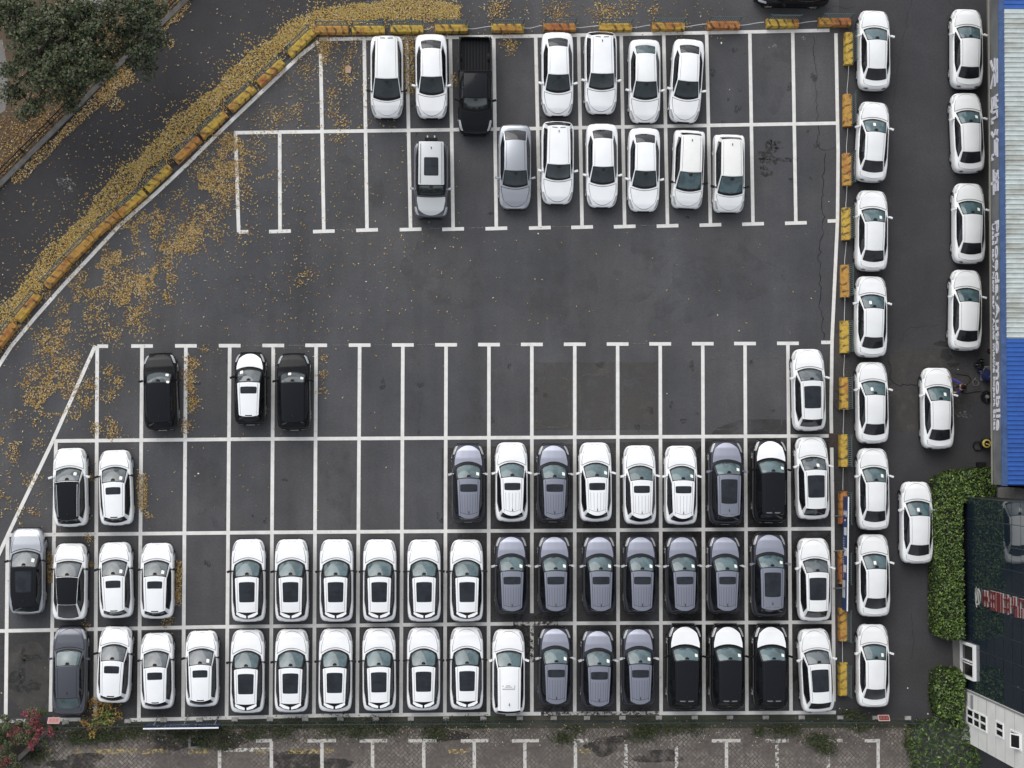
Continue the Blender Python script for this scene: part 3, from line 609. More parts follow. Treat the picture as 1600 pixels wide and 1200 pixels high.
def place(kind, x0, x1, y0, y1, label, group=None, tilt=0.0, down=False, note=None, rz=None, cat=None):
    """photo box of the painted body; tilt = how far the upper end sits right of the lower end, in photo pixels"""
    name, sh, kw = VAR[kind]; S = K[sh]
    key = (kind, str(note))
    if key not in PROTO:
        o = make_car(name, S, **kw); PROTO[key] = o
        for nn in (note or []): sticker(o, S, *nn)
    else: o = copy_tree(PROTO[key])
    cx, cy = (x0+x1)/2, (y0+y1)/2; p = P(cx, cy, .72)
    q = P(cx+tilt/2, cy-(y1-y0)/2, .72)-P(cx-tilt/2, cy+(y1-y0)/2, .72)
    a = math.atan2(q.y, q.x)-math.pi/2+random.gauss(0, .006)
    o.location = (p.x, p.y, 0); o.rotation_euler = (0, 0, rz if rz is not None else a+(math.pi if down else 0))
    tag(o, label, cat or {'parked_suv': 'SUV', 'parked_sedan': 'sedan', 'parked_minivan': 'minivan', 'parked_pickup': 'pickup truck', 'parked_hatchback': 'hatchback'}[name], group); return o
NR_, NL_ = [(.62, .55)], [(-.5, .55)]
g1 = 'cars parked nose down in the top double row'
place('V', 577, 632, 55, 185, 'white minivan nose down beside the leaf-covered left bays of the top row', g1, down=True)
place('N', 648, 700, 52, 186, 'white sedan between the minivan and the black pickup', g1, down=True)
place('Y', 714, 770, 54, 214, 'black pickup truck with an empty open cargo bed', g1, down=True)
place('N', 845, 897, 49, 182, 'white sedan nose down, first to the right of the empty bay beside the pickup', g1, down=True)
place('Q', 912, 965, 48, 179, 'white SUV with a black rear window in the upper row, fifth vehicle from its left', g1, down=True)
place('Nt', 982, 1032, 59, 194, 'white sedan with teal rear window, second from the right end of the upper row', g1, down=True)
place('N', 1046, 1099, 58, 194, 'slightly slanted white sedan at the right end of the upper row', g1, tilt=9, down=True)
g2 = 'cars parked nose down in the second row'
place('X', 647, 700, 220, 343, 'boxy silver and black off-roader with a glass roof panel and rear rack', g2, down=True)
place('Ns', 779, 830, 193, 328, 'silver sedan nose down, only sedan of that colour in the second row', g2, down=True)
place('Q', 845, 897, 189, 319, 'white SUV with a black rear window parked just right of the silver sedan', g2, down=True)
place('N', 914, 967, 191, 326, 'white sedan in the second row between the black-tailed SUV and another white sedan', g2, down=True)
place('N', 980, 1032, 199, 331, 'white sedan in the second row directly left of the two white minivans', g2, down=True)
place('W', 1047, 1103, 202, 327, 'white minivan, the left one of the pair ending the second row', g2, tilt=5, down=True)
place('W', 1112, 1165, 208, 334, 'white minivan at the right end of the second row', g2, tilt=2, down=True)
g3 = 'cars in the third row facing the empty aisle'
place('H', 225, 278, 552, 672, 'black SUV farthest left in the sparse third row, leaves piled beside it', g3, tilt=-4, note=[(.62, .30), (.80, .93)])
place('I', 367, 415, 550, 664, 'black SUV with white bonnet and white roof', g3, note=[(-.62, .25)])
place('H', 433, 485, 553, 671, 'black SUV next to the white-roofed black SUV', g3, note=[(-.25, .25), (.72, .55)])
place('G', 1237, 1289, 544, 674, 'white SUV with glass roof alone at the right end of the third row', 'white SUVs with glass roofs in the rightmost bays', tilt=-3)
g4 = 'cars in the fourth row'
place('J', 84, 137, 701, 822, 'white SUV with black roof and bright rails, left end of the fourth row', g4, tilt=-3, note=[(.55, .45)])
gb = 'small white SUVs at the lower left'
place('B', 156, 207, 706, 818, 'small white SUV with a little sunroof beside the black-roofed SUV', gb, tilt=-3, note=[(.62, .70)])
gc = 'lavender grey SUVs with ribbed roofs'; gd = 'white SUVs with ribbed roofs in the fourth row'
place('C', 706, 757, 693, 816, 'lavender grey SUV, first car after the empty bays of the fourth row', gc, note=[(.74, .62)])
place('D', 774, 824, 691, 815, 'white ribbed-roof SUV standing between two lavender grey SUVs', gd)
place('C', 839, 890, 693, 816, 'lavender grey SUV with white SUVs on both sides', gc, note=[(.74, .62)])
place('D', 904, 956, 691, 815, 'white ribbed-roof SUV just right of the lavender grey pair, dark stain behind it', gd, note=[(.74, .62)])
place('D', 973, 1025, 695, 820, 'middle one of three neighbouring white ribbed-roof SUVs', gd)
place('D', 1038, 1089, 696, 820, 'white ribbed-roof SUV next to the large grey SUV of the fourth row', gd, note=[(.74, .62)])
ge = 'large grey SUVs with long glass roofs'; gf = 'black SUVs with white bonnets'
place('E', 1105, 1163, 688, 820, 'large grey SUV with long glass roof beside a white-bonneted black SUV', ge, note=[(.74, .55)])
place('F', 1175, 1230, 685, 818, 'black SUV with white bonnet in the fourth row, the only one there', gf, note=[(.74, .55)])
gg = 'white SUVs with glass roofs in the rightmost bays'
place('G', 1242, 1295, 682, 812, 'white glass-roofed SUV in the rightmost bay, crumpled paper behind its windscreen', gg, tilt=-2, note=[(.25, .65)])
g5 = 'cars in the fifth row'
place('K', 16, 70, 828, 957, 'silver SUV with black roof at the far left edge of the car park', g5, note=[(.62, .55)])
place('JH', 84, 136, 850, 968, 'white hatchback with black roof and large sloping rear window', g5, tilt=2)
place('B', 155.5, 207.5, 849, 964, 'small white SUV in the fifth row right of the black-roofed hatchback', gb, tilt=-3, note=[(.62, .70)])
place('B', 220, 272, 850, 965, 'small white SUV in the fifth row next to the empty bay', gb, note=[(.62, .70)])
ga = 'white SUVs with glass roofs and split rear spoilers'
ORD = ['first', 'second', 'third', 'fourth', 'fifth', 'sixth']
for i, (x0, x1) in enumerate(((362, 415), (430, 482), (499.5, 552), (567, 619.5), (636, 689), (703, 755))):
    place('A', x0, x1, 844, 970, 'split-spoiler white SUV, %s from left of six in the fifth row' % ORD[i], ga)
for i, (x0, x1) in enumerate(((773, 824), (840, 892), (910, 962), (975, 1025), (1040, 1091), (1106, 1157))):
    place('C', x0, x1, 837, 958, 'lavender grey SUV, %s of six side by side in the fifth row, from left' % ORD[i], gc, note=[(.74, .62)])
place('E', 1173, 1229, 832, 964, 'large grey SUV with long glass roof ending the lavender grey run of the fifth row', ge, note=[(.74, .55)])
place('G', 1244.5, 1298, 840, 971, 'white glass-roofed SUV in the rightmost bay of the fifth row', gg, tilt=-2)
g6 = 'cars in the bottom row'
place('L', 83, 136, 981, 1115, 'dark grey sedan by the red-flowering shrub', g6, tilt=1)
place('B', 152, 207, 981, 1096, 'small white SUV beside the dark grey sedan', gb, tilt=4)
place('B', 220, 272, 991, 1106, 'small white SUV in the bottom row, middle one of three alike', gb)
place('B', 291, 341, 987, 1103, 'small white SUV with windscreen note next to the split-spoiler SUVs of the bottom row', gb, note=[(.62, .70)])
for i, (x0, x1) in enumerate(((361, 413), (429.5, 482.5), (498, 550.5), (566, 619), (636, 687.5), (703, 755))):
    place('A', x0, x1, 981+(5-i)*.9, 1108+(5-i)*.9, 'split-spoiler white SUV, %s from left of six in the bottom row' % ORD[i], ga)
place('M', 769, 820, 983, 1116, 'long white hatchback with red tail lamps and dusty marks on its roof', g6)
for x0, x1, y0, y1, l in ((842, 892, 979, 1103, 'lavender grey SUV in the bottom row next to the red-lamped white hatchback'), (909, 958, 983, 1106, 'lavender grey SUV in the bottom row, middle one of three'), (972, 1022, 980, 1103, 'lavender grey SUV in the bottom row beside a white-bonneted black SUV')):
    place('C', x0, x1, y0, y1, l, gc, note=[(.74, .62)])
for x0, x1, l in ((1041, 1097, 'black SUV with white bonnet, left one of three in the bottom row'), (1108, 1164, 'black SUV with white bonnet, middle one of three in the bottom row'), (1176, 1231, 'black SUV with white bonnet, right one of three in the bottom row')):
    place('F', x0, x1, 975, 1109, l, gf, note=[(.74, .55)])
place('G', 1247, 1302, 983, 1112, 'slanted white glass-roofed SUV in the bottom right corner bay', gg, tilt=-7)
gs = 'white sedans lined up bumper to bumper beyond the barriers'
for i, (x0, x1, y0, y1, t, nt_) in enumerate(((1339, 1392, 13, 143, 0, None), (1337, 1389, 156, 286, 7, [(-.1, .45)]), (1335, 1389, 295, 425, 2, [(.55, .65)]), (1334, 1387.5, 429.5, 559.5, 1, [(-.3, .6)]), (1336, 1389, 564, 694, 0, [(-.25, .6)]), (1337, 1390.5, 699, 829, 0, [(.6, .55)]), (1338, 1391, 834, 964, -1, [(-.1, .6)]), (1337, 1390.5, 974, 1106, 0, [(.6, .65)]))):
    place('S', x0, x1, y0, y1, 'white sedan, number %s from the top in the long bumper-to-bumper line' % ['one', 'two', 'three', 'four', 'five', 'six', 'seven', 'eight'][i], gs, tilt=t, note=nt_)
gt = 'white sedans parked along the blue workshop'
for i, (x0, x1, y0, y1, t, nt_) in enumerate(((1483, 1537.5, 10.5, 140.5, 0, None), (1484, 1538, 142, 272, -6, [(.62, .5)]), (1487, 1540, 284, 413, 0, [(.6, .6)]), (1481, 1536, 419.5, 549, 3, None))):
    place('S', x0, x1, y0, y1, 'white sedan close to the workshop wall, %s from the top' % ORD[i], gt, tilt=t, note=nt_)
CLEAN = place('S', 1437.5, 1491, 572.5, 703, 'white sedan being cleaned, dark figure leaning over its bonnet', gt, tilt=-1, note=[(.45, .55)])
place('S', 1404.5, 1459, 751, 882, 'white sedan parked against the green hedge', gt, note=[(-.1, .6)])
b_ = place('H', 1236, 1290, 0, 120, 'black SUV parked sideways, mostly cut off by the top edge', None, rz=math.pi/2, note=None)
p = P(1238, -16, .7); b_.location = (p.x, p.y, 0)
# ---------------------------------------------------------------- fallen leaves
LEAFC = [(.40, .245, .06), (.46, .33, .085), (.28, .145, .05), (.17, .095, .04), (.50, .42, .27), (.33, .29, .10)]
LM = [flat('fallen_leaf_%s' % n, c, .75) for n, c in zip(('amber', 'gold', 'rust', 'brown', 'pale', 'olive'), LEAFC)]
def leaf_mesh(name, pts, size, mats, weights, flatness=.35, aspect=.5, z=(.02, .05), nrm=None):
    """many small leaf faces; pts (n,3)"""
    n = len(pts); pts = np.asarray(pts, float)
    a = NR.uniform(0, 2*np.pi, n); s = size*NR.uniform(.6, 1.35, n)
    if nrm is None:
        nx = NR.normal(0, flatness, n); ny = NR.normal(0, flatness, n); N = np.stack([nx, ny, np.ones(n)], 1)
    else: N = nrm+NR.normal(0, flatness, (n, 3))
    N /= np.linalg.norm(N, axis=1)[:, None]
    T = np.stack([np.cos(a), np.sin(a), np.zeros(n)], 1); T -= N*(T*N).sum(1)[:, None]; T /= np.linalg.norm(T, axis=1)[:, None]+1e-9
    B = np.cross(N, T); c = pts.copy(); c[:, 2] += NR.uniform(*z, n)
    h = (s/2)[:, None]; k = h*aspect
    v = np.stack([c-T*h, c+B*k+T*h*.1, c+T*h, c-B*k+T*h*.1], 1).reshape(-1, 3)
    me = bpy.data.meshes.new(name); me.vertices.add(4*n); me.vertices.foreach_set('co', v.ravel())
    me.loops.add(4*n); me.loops.foreach_set('vertex_index', np.arange(4*n)); me.polygons.add(n); me.polygons.foreach_set('loop_start', np.arange(0, 4*n, 4))
    for m_ in mats: me.materials.append(m_)
    me.polygons.foreach_set('material_index', NR.choice(len(mats), n, p=np.array(weights)/sum(weights)).astype(np.int32))
    me.update(calc_edges=True); o = bpy.data.objects.new(name, me); COL.objects.link(o); return o
GC = {}
def Pn(xy):
    xy = np.asarray(xy, float); d = np.stack([(xy[:, 0]-800)/F, -(xy[:, 1]-600)/F, -np.ones(len(xy))], 1) @ np.array(RC).T
    k = HC/(-d[:, 2]); return np.stack([d[:, 0]*k, d[:, 1]*k, np.zeros(len(xy))], 1)
def clumpy(xy, sc, thr, seed):
    return np.array([noise.noise(Vector((x/sc+seed, y/sc, seed*1.7))) + .5*noise.noise(Vector((x/sc*2.3, y/sc*2.3, seed))) > thr for x, y in xy])
def along(poly, n, half, soft=.55, box=True):
    poly = np.array(poly, float); seg = np.linalg.norm(np.diff(poly[:, :2], axis=0), axis=1); cum = np.r_[0, np.cumsum(seg)]
    t = NR.uniform(0, cum[-1], n); i = np.clip(np.searchsorted(cum, t)-1, 0, len(seg)-1); f = (t-cum[i])/seg[i]
    p = poly[i, :2]+(poly[i+1, :2]-poly[i, :2])*f[:, None]; d = (poly[i+1, :2]-poly[i, :2])/seg[i][:, None]; nn = np.stack([-d[:, 1], d[:, 0]], 1)
    o = NR.uniform(-1, 1, n) if box else np.clip(NR.normal(0, soft, n), -1.6, 1.6)
    return p+nn*(o*half*(1+.25*np.sin(t/23)+.15*np.sin(t/9)))[:, None]+d*NR.normal(0, 3, n)[:, None]
G_ = []; GB = []
def cov(*a, **k): G_.append(along(*a, **k))
band = [(-30, 545), (0, 507), (25, 476), (82, 407), (150, 336), (195, 282), (262, 219), (325, 162), (375, 117), (408, 92), (445, 58), (482, 37), (550, 22), (612, 14), (675, 14), (717, 20)]
cov(band, 14500, 15.5); cov(band, 5200, 24, box=False, soft=.7); cov(band[-6:], 2600, 14)
band2 = [(x+16, y+12) for x, y in band[:10]]
cov(band2, 1500, 14, box=False)
GB += G_[:3]; del G_[:3]
kb = [(20, 280), (87, 218), (140, 165), (175, 130), (207, 108)]
cov([(x+2, y+2) for x, y in kb], 1300, 8); cov([(150, 150), (175, 128), (205, 112)], 750, 15); cov([(250, 45), (262, 28), (278, 24), (290, 2)], 450, 8); cov([(185, 150), (170, 165)], 160, 14); cov([(262, 70), (268, 60)], 90, 8)
def piles(L):
    for x, y, r, n in L:
        n = int(n*.68); r *= 1.12
        G_.append(np.stack([NR.normal(x, r*.55, n), NR.normal(y, r*.55, n)], 1))
piles([(775, 14, 14, 330), (872, 20, 18, 300), (945, 19, 20, 420), (985, 12, 16, 110), (1022, 17, 8, 60), (795, 66, 10, 170), (797, 78, 7, 60), (640, 62, 12, 260), (410, 197, 18, 130), (430, 182, 14, 190), (462, 175, 12, 110), (522, 176, 10, 80), (535, 193, 11, 110), (520, 150, 10, 90), (545, 125, 10, 70), (482, 112, 14, 100),
       (512, 70, 16, 190), (505, 85, 10, 90), (478, 95, 14, 70), (712, 125, 9, 110), (530, 217, 10, 60), (545, 112, 18, 60), (403, 225, 12, 60)])
cov([(558, 62), (545, 85), (538, 105), (540, 130)], 150, 8, box=False); cov([(640, 58), (638, 100), (640, 145)], 620, 7); cov([(505, 60), (505, 100)], 170, 9, box=False)
def scat(poly, n, half, sc=26, thr=.02, seed=1):
    q = along(poly, n*2, half, box=False); q = q[clumpy(q, sc, thr, seed)]; G_.append(q[:n])
scat([(372, 215), (330, 290), (287, 350), (262, 412), (225, 437), (180, 470)], 4200, 34, seed=2)
scat([(395, 235), (345, 310), (300, 385)], 1300, 50, 20, -.1, seed=8)
scat([(250, 330), (200, 375), (160, 425), (110, 500), (70, 545)], 2600, 30, seed=3)
piles([(287, 378, 20, 420), (300, 360, 16, 240), (325, 335, 20, 260), (355, 295, 18, 220), (262, 412, 14, 200), (225, 437, 14, 170), (175, 462, 14, 130), (150, 482, 16, 180), (212, 485, 16, 260), (205, 500, 12, 120), (100, 512, 12, 170), (88, 530, 13, 220), (175, 522, 15, 230), (220, 517, 13, 110), (66, 548, 10, 110), (262, 465, 11, 110), (320, 250, 20, 110), (335, 200, 18, 110),
       (47, 622, 11, 190), (55, 585, 13, 190), (40, 600, 10, 100), (80, 588, 14, 210), (105, 572, 16, 260), (120, 560, 14, 100), (140, 600, 12, 150), (133, 627, 11, 170), (120, 650, 8, 70), (172, 580, 11, 120), (186, 596, 8, 120), (178, 612, 7, 60), (168, 622, 8, 100), (172, 658, 7, 80), (176, 674, 11, 180), (150, 668, 9, 100), (140, 520, 20, 60),
       (298, 566, 9, 130), (308, 568, 8, 70), (295, 588, 9, 180), (297, 605, 8, 150), (302, 627, 9, 150), (300, 640, 6, 50), (292, 663, 8, 110), (287, 672, 5, 30), (323, 545, 8, 40), (22, 700, 9, 110), (20, 715, 8, 70), (2, 775, 8, 60), (2, 690, 6, 40), (50, 800, 7, 45), (143, 745, 6, 45), (235, 805, 7, 50), (58, 690, 8, 30),
       (140, 842, 7, 70), (142, 882, 6, 60), (260, 970, 10, 110), (268, 965, 5, 30), (137, 977, 7, 40), (505, 560, 8, 50), (505, 585, 7, 60), (503, 610, 7, 40), (150, 1120, 10, 60), (480, 430, 12, 60), (470, 440, 8, 30), (385, 365, 12, 60)])
cov([(222, 740), (223, 798)], 420, 6.5); cov([(77, 865), (77, 908)], 300, 5); cov([(279, 880), (278, 942)], 420, 4.5); cov([(300, 560), (298, 640)], 110, 8, box=False)
scat([(20, 640), (60, 690), (40, 760), (10, 820)], 500, 40, 22, .05, seed=5); scat([(120, 560), (60, 640), (90, 600)], 900, 40, 24, .0, seed=4)
# thin scatter over the left of the lot and the road
q = np.stack([NR.uniform(-10, 760, 6000), NR.uniform(40, 1110, 6000)], 1); d = np.hypot(q[:, 0]-180, (q[:, 1]-380)*.8); q = q[NR.uniform(0, 1, len(q)) < np.clip(.78-d/560, .03, .7)]; G_.append(q)
q = np.stack([NR.uniform(380, 720, 800), NR.uniform(210, 520, 800)], 1); G_.append(q[NR.uniform(0, 1, 800) < np.clip(1.15-(q[:, 0]-380)/340, 0, .8)])
q = np.stack([NR.uniform(-10, 480, 700), NR.uniform(-10, 480, 700)], 1); G_.append(q)
q = np.stack([NR.uniform(420, 1130, 420), NR.uniform(-5, 60, 420)], 1); G_.append(q); q = np.stack([NR.uniform(440, 620, 500), NR.uniform(60, 200, 500)], 1); G_.append(q)
q = np.stack([NR.uniform(300, 1300, 110), NR.uniform(360, 540, 110)], 1); G_.append(q)
XY = np.concatenate(G_)
lv = leaf_mesh('fallen_leaves', Pn(np.concatenate(GB)), .115, LM, [.24, .36, .10, .05, .15, .10], .4, .42, (.028, .06)); tag(lv, 'dense golden strip of fallen leaves along the outside of the slanting barriers', 'fallen leaves', kind='stuff')
lv = leaf_mesh('fallen_leaves', Pn(XY), .115, LM, [.28, .15, .24, .07, .22, .04], .4, .40, (.028, .055))
tag(lv, 'drifts of tan and rust fallen leaves over the left bays and road', 'fallen leaves', kind='stuff')
q = np.concatenate([along([(-10, 255), (90, 165), (150, 110), (200, 60), (290, -30)], 3800, 50, box=False), np.stack([NR.uniform(-10, 110, 1200), NR.uniform(180, 290, 1200)], 1), along([(150, 60), (190, 90), (170, 110)], 900, 26, box=False)])
q = q[(q[:, 1]+q[:, 0]*.99) < 279]
vl = leaf_mesh('verge_leaf_litter', Pn(q), .12, LM, [.12, .06, .34, .40, .04, .04], .4, .46, (.03, .06)); tag(vl, 'brown leaf litter under the trees in the corner', 'leaf litter', kind='stuff')
b = MB()
for x, y, s in ((1418, 1075, 2.4), (841, 365, 2.5), (1127, 67, 3), (310, 740, 2.8), (221, 765, 2.6), (1140, 140, 1.4), (1323, 1109, 2), (1312, 1107, 1.6), (1450, 1115, 2.5), (1497, 577, 2), (560, 412, 2.2), (585, 414, 1.8), (572, 440, 2), (735, 407, 1.4), (643, 470, 1.6), (1042, 615, 1.6), (680, 388, 2.2), (1295, 315, 1.6), (612, 1112, 3.5)):
    p = P(x, y, .02); r = s/27/2; b.face([p+Vector((r*math.cos(a)*random.uniform(.6, 1.3), r*math.sin(a)*random.uniform(.6, 1.3), random.uniform(0, .02))) for a in (0, 1.2, 2.4, 3.7, 5)])
tag(b.build('paper_litter', M['paper'], smooth=False, fix=False), 'small white scraps of litter lying on the asphalt', 'litter', kind='stuff')

# ---------------------------------------------------------------- barriers along the edge
def stripe_mat():
    m, t, b = newmat('yellow_black_striped_concrete'); b.inputs['Roughness'].default_value = .75
    tc = t.nodes.new('ShaderNodeTexCoord'); oi = t.nodes.new('ShaderNodeObjectInfo'); mp = t.nodes.new('ShaderNodeMapping'); mp.inputs['Rotation'].default_value = (0, 0, R(-32))
    t.links.new(tc.outputs['Object'], mp.inputs[0])
    w_ = t.nodes.new('ShaderNodeTexWave'); w_.wave_type = 'BANDS'; w_.bands_direction = 'X'; w_.inputs['Scale'].default_value = .72; w_.inputs['Distortion'].default_value = 6.5; w_.inputs['Detail'].default_value = 3
    t.links.new(mp.outputs[0], w_.inputs['Vector'])
    w2 = mul(t, oi.outputs['Random'], 20.0); t.links.new(w2, w_.inputs['Phase Offset'])
    hs_ = mixc(t, ramp(t, oi.outputs['Random'], .45, .85, 0, 1), (.54, .36, .055), (.46, .20, .05))
    hs_ = mixc(t, ramp(t, nnoise(t, .7, 4, off=(3, 3, 3)), .50, .66, 0, .8), hs_, (.36, .09, .035))
    c = mixc(t, mul(t, ramp(t, w_.outputs['Fac'], .64, .92, 0, .88), ramp(t, nnoise(t, 3.0, 5, off=(7, 1, 0)), .40, .56, 0, 1)), hs_, (.035, .03, .025))
    c = mixc(t, ramp(t, nnoise(t, 5, 6), .50, .68, 0, .75), c, (.10, .078, .045))
    t.links.new(c, b.inputs['Base Color']); return m
M['stripe'] = stripe_mat(); M['teal_steel'] = flat('teal_painted_steel', (.06, .10, .105), .5, metal=.3); M['steel'] = flat('galvanised_steel', (.30, .31, .31), .5, metal=.5)
def make_barrier():
    root = empty('crash_barrier'); m = MB(); L = 1.86
    prof = [(-.26, 0), (-.26, .10), (-.235, .34), (-.20, .42), (.20, .42), (.235, .34), (.26, .10), (.26, 0)]
    rows = [[(x, y, z) for y, z in prof] for x in (-L/2, -L/2+.02, L/2-.02, L/2)]; m.grid(rows); m.face(rows[0]); m.face(rows[-1][::-1])
    m.build('block', M['stripe'], root)
    for x in (-L/2+.05, L/2-.05):
        m = MB(); m.bar((x, .15, .44), (x, .17, 1.36), .03, 6); m.bar((x, .17, 1.36), (x, .17, 1.42), .045, 6, .02); m.build('post', M['teal_steel'], root)
    for z in (.58, 1.30):
        m = MB(); m.bar((-L/2+.05, .16, z), (L/2-.05, .16, z), .032, 6); m.build('rail', M['teal_steel'], root)
    m = MB()
    for k in range(15): x = lerp(-L/2+.15, L/2-.15, k/14); m.bar((x, .16, .58), (x, .17, 1.30), .014, 5)
    m.build('railing_bars', M['steel'], root); return root
diag = [(8, 527), (45, 480), (91, 428), (128, 389), (166, 352), (207, 318), (248, 279), (293, 235), (334, 196), (378, 155), (423, 115), (470, 69)]
topb = [(519, 48), (576, 48), (636, 47), (705, 46), (793, 45), (874, 44), (961, 44), (1043, 43), (1129, 41), (1221, 38), (1302, 36)]
rgt = [(1324.5, 78), (1323, 174), (1322, 266), (1321, 351), (1319, 440), (1318.5, 527), (1317.5, 615), (1316.5, 704), (1316, 793), (1315.5, 886), (1315.5, 975), (1315.5, 1060)]
ORD2 = ORD+['seventh', 'eighth', 'ninth', 'tenth', 'eleventh', 'twelfth']
bar0 = make_barrier(); usedb = [False]
gbar = 'striped crash barriers round the car park'
def put_bar(px, ang, label):
    o = bar0 if not usedb[0] else copy_tree(bar0); usedb[0] = True
    p = P(*px); o.location = p; o.rotation_euler = (0, 0, ang); tag(o, label, 'barrier', gbar)
for i, q in enumerate(diag):
    a, b = P(*diag[max(i-1, 0)]), P(*diag[min(i+1, len(diag)-1)]); ang = math.atan2(b.y-a.y, b.x-a.x)
    put_bar((q[0], q[1]), ang, 'striped barrier with railing, %s along the leaf-strewn slanting edge, counted from bottom' % ORD2[i])
for i, q in enumerate(topb): put_bar(q, R(.6), 'striped barrier with railing, %s from the left along the top edge' % ORD2[i])
for i, q in enumerate(rgt): put_bar(q, R(-90.4), 'striped barrier with railing, %s from the top down the right edge' % ORD2[i])
M['rope'] = flat('white_rope', (.48, .48, .48), .8)
def rope(a, b, z, label, grp, thin=.02):
    a, b = P(*a, z), P(*b, z); m = MB(); pts = []
    for k in range(9):
        t = k/8; p = a.lerp(b, t); p.z = z-.28*math.sin(math.pi*t); p += Vector((.04*math.sin(5*t+a.x), .06*math.sin(4*t+a.y), 0)); pts.append(p)
    m.tube(pts, thin, 5); tag(m.build('rope', M['rope'], None), label, 'rope', grp)
for i in range(2, 10):
    a, b = topb[i], topb[i+1]; rope((a[0]+26, a[1]-3), (b[0]-26, b[1]-3), .55, 'pale rope slung between the %s and %s barriers of the top edge' % (ORD2[i], ORD2[i+1]), 'ropes linking the barriers')
for i in range(0, 8):
    a, b = rgt[i], rgt[i+1]; rope((a[0]+2, a[1]+26), (b[0]+2, b[1]-26), .55, 'pale rope slung between the %s and %s barriers of the right edge' % (ORD2[i], ORD2[i+1]), 'ropes linking the barriers', .016)
a, b = rgt[10], rgt[11]; rope((a[0]+2, a[1]+26), (b[0]+2, b[1]-26), .55, 'pale rope between the two lowest barriers of the right edge', 'ropes linking the barriers', .016)

# ---------------------------------------------------------------- kerb, railing and trees top left
m = MB(); kp = [P(*k) for k in KERB]
for a, b in zip(kp[:-1], kp[1:]):
    d = (b-a).normalized(); n = Vector((-d.y, d.x, 0)); m.grid([[p+n*o+Vector((0, 0, z)) for o, z in ((-.16, 0), (-.15, .13), (.12, .14), (.14, 0))] for p in (a, b)])
tag(m.build('kerb', flat('grey_kerb_stone', (.115, .11, .105), .85, var=.25, vscale=3), smooth=False), kind='structure')
M['iron'] = flat('black_painted_iron', (.016, .017, .018), .5); M['iron_g'] = flat('dark_green_painted_iron', (.022, .032, .028), .55)
fr = empty('iron_railing', kp[2]); tag(fr, 'low black iron railing behind the kerb under the trees', 'railing')
off = Vector(kp[2])
def rel(p): return p-off
tot = [kp[i] for i in range(len(kp))]; mr = [MB(), MB()]; mp_ = MB(); posts = []
for a, b in zip(tot[:-1], tot[1:]):
    d = (b-a).normalized(); n = Vector((-d.y, d.x, 0))*.34; L_ = (b-a).length
    for mm, z in zip(mr, (.18, .82)): mm.bar(rel(a+n)+Vector((0, 0, z)), rel(b+n)+Vector((0, 0, z)), .035, 5)
    k = int(L_/.16)
    for i in range(k): p = rel(a.lerp(b, i/k)+n); mp_.bar(p+Vector((0, 0, .1)), p+Vector((0, 0, .92)), .016, 4)
    for i in range(int(L_/2.2)+1): posts.append(rel(a.lerp(b, min(1, i*2.2/L_))+n))
for mm in mr: mm.build('rail', M['iron'], fr)
mp_.build('railing_bars', M['iron'], fr)
for p in posts: m = MB(); m.bar(p, p+Vector((0, 0, 1.02)), .05, 6); m.build('post', M['iron'], fr)
TL = [flat('tree_leaf_%s' % n, c, .6) for n, c in zip(('dark', 'mid', 'light', 'dull'), ((.020, .031, .012), (.038, .053, .018), (.085, .105, .034), (.062, .056, .027)))]
M['bark'] = flat('grey_brown_bark', (.065, .052, .042), .9, var=.3, vscale=8)
def ball(n, c, r, squash=.75, shell=.45):
    v = NR.normal(0, 1, (n, 3)); v /= np.linalg.norm(v, axis=1)[:, None]; rr = r*np.cbrt(NR.uniform(shell**3, 1, n)); 
    p = v*rr[:, None]; p[:, 2] *= squash; return p+np.array(c), v
def tree(base, lobes, label, h0=3.0, w=(.33, .33, .19, .15), dens=330, size=.18):
    b = P(*base); root = empty('broadleaf_tree', b); tag(root, label, 'tree', None)
    pts = []; nr = []; m = MB(); top = Vector((0, 0, h0)); m.bar((0, 0, -.05), (.05, .02, h0*.5), .22, 9, .17); m.bar((.05, .02, h0*.5), top, .17, 9, .13)
    for px, py, rp, z in lobes:
        c = P(px, py, z)-b; r = rp/27.6*(HC-z)/HC
        m.bar(top, top.lerp(c, .6)+Vector((0, 0, -.2)), .10, 7, .06); m.bar(top.lerp(c, .6)+Vector((0, 0, -.2)), c, .06, 6, .025)
        for k in range(3):
            e = c+Vector((random.uniform(-r, r)*.8, random.uniform(-r, r)*.8, random.uniform(-.2, .5)*r)); m.bar(c, e, .025, 5, .008)
        # leaf sprays: small clusters, denser on the outside
        nc = int(24*r*r)
        cc, cv = ball(nc, c, r*1.12, .75, .25)
        for q, v in zip(cc, cv):
            rc = random.uniform(.16, .52); n = int(dens*rc*rc*1.1); pp, vv = ball(n, q, rc, .6, .1); pts.append(pp); nr.append(vv*.5+np.array([0, 0, .8]))
    m.build('trunk', M['bark'], root)
    o = leaf_mesh('crown', np.concatenate(pts), size, TL, w, .5, .6, (0, 0), np.concatenate(nr)); o.parent = root; return root
tree((92, 92), [(112, 52, 42, 6.5), (62, 82, 40, 6.8), (122, 96, 38, 6.2), (80, 122, 38, 5.8), (112, 140, 20, 4.6), (40, 30, 34, 7.0), (95, 20, 34, 6.6), (150, 62, 20, 5.6), (42, 165, 18, 4.2), (138, 118, 22, 5.0), (24, 58, 14, 5.5), (62, 155, 16, 4.6), (25, 110, 22, 5.2), (128, 30, 22, 6.2), (168, 98, 15, 5.0), (166, 40, 17, 5.4), (150, 8, 20, 6.0), (150, 92, 18, 5.2), (108, 165, 14, 4.2), (70, 40, 30, 7.2), (20, 140, 16, 4.6)], 'large spreading green tree in the top left corner')
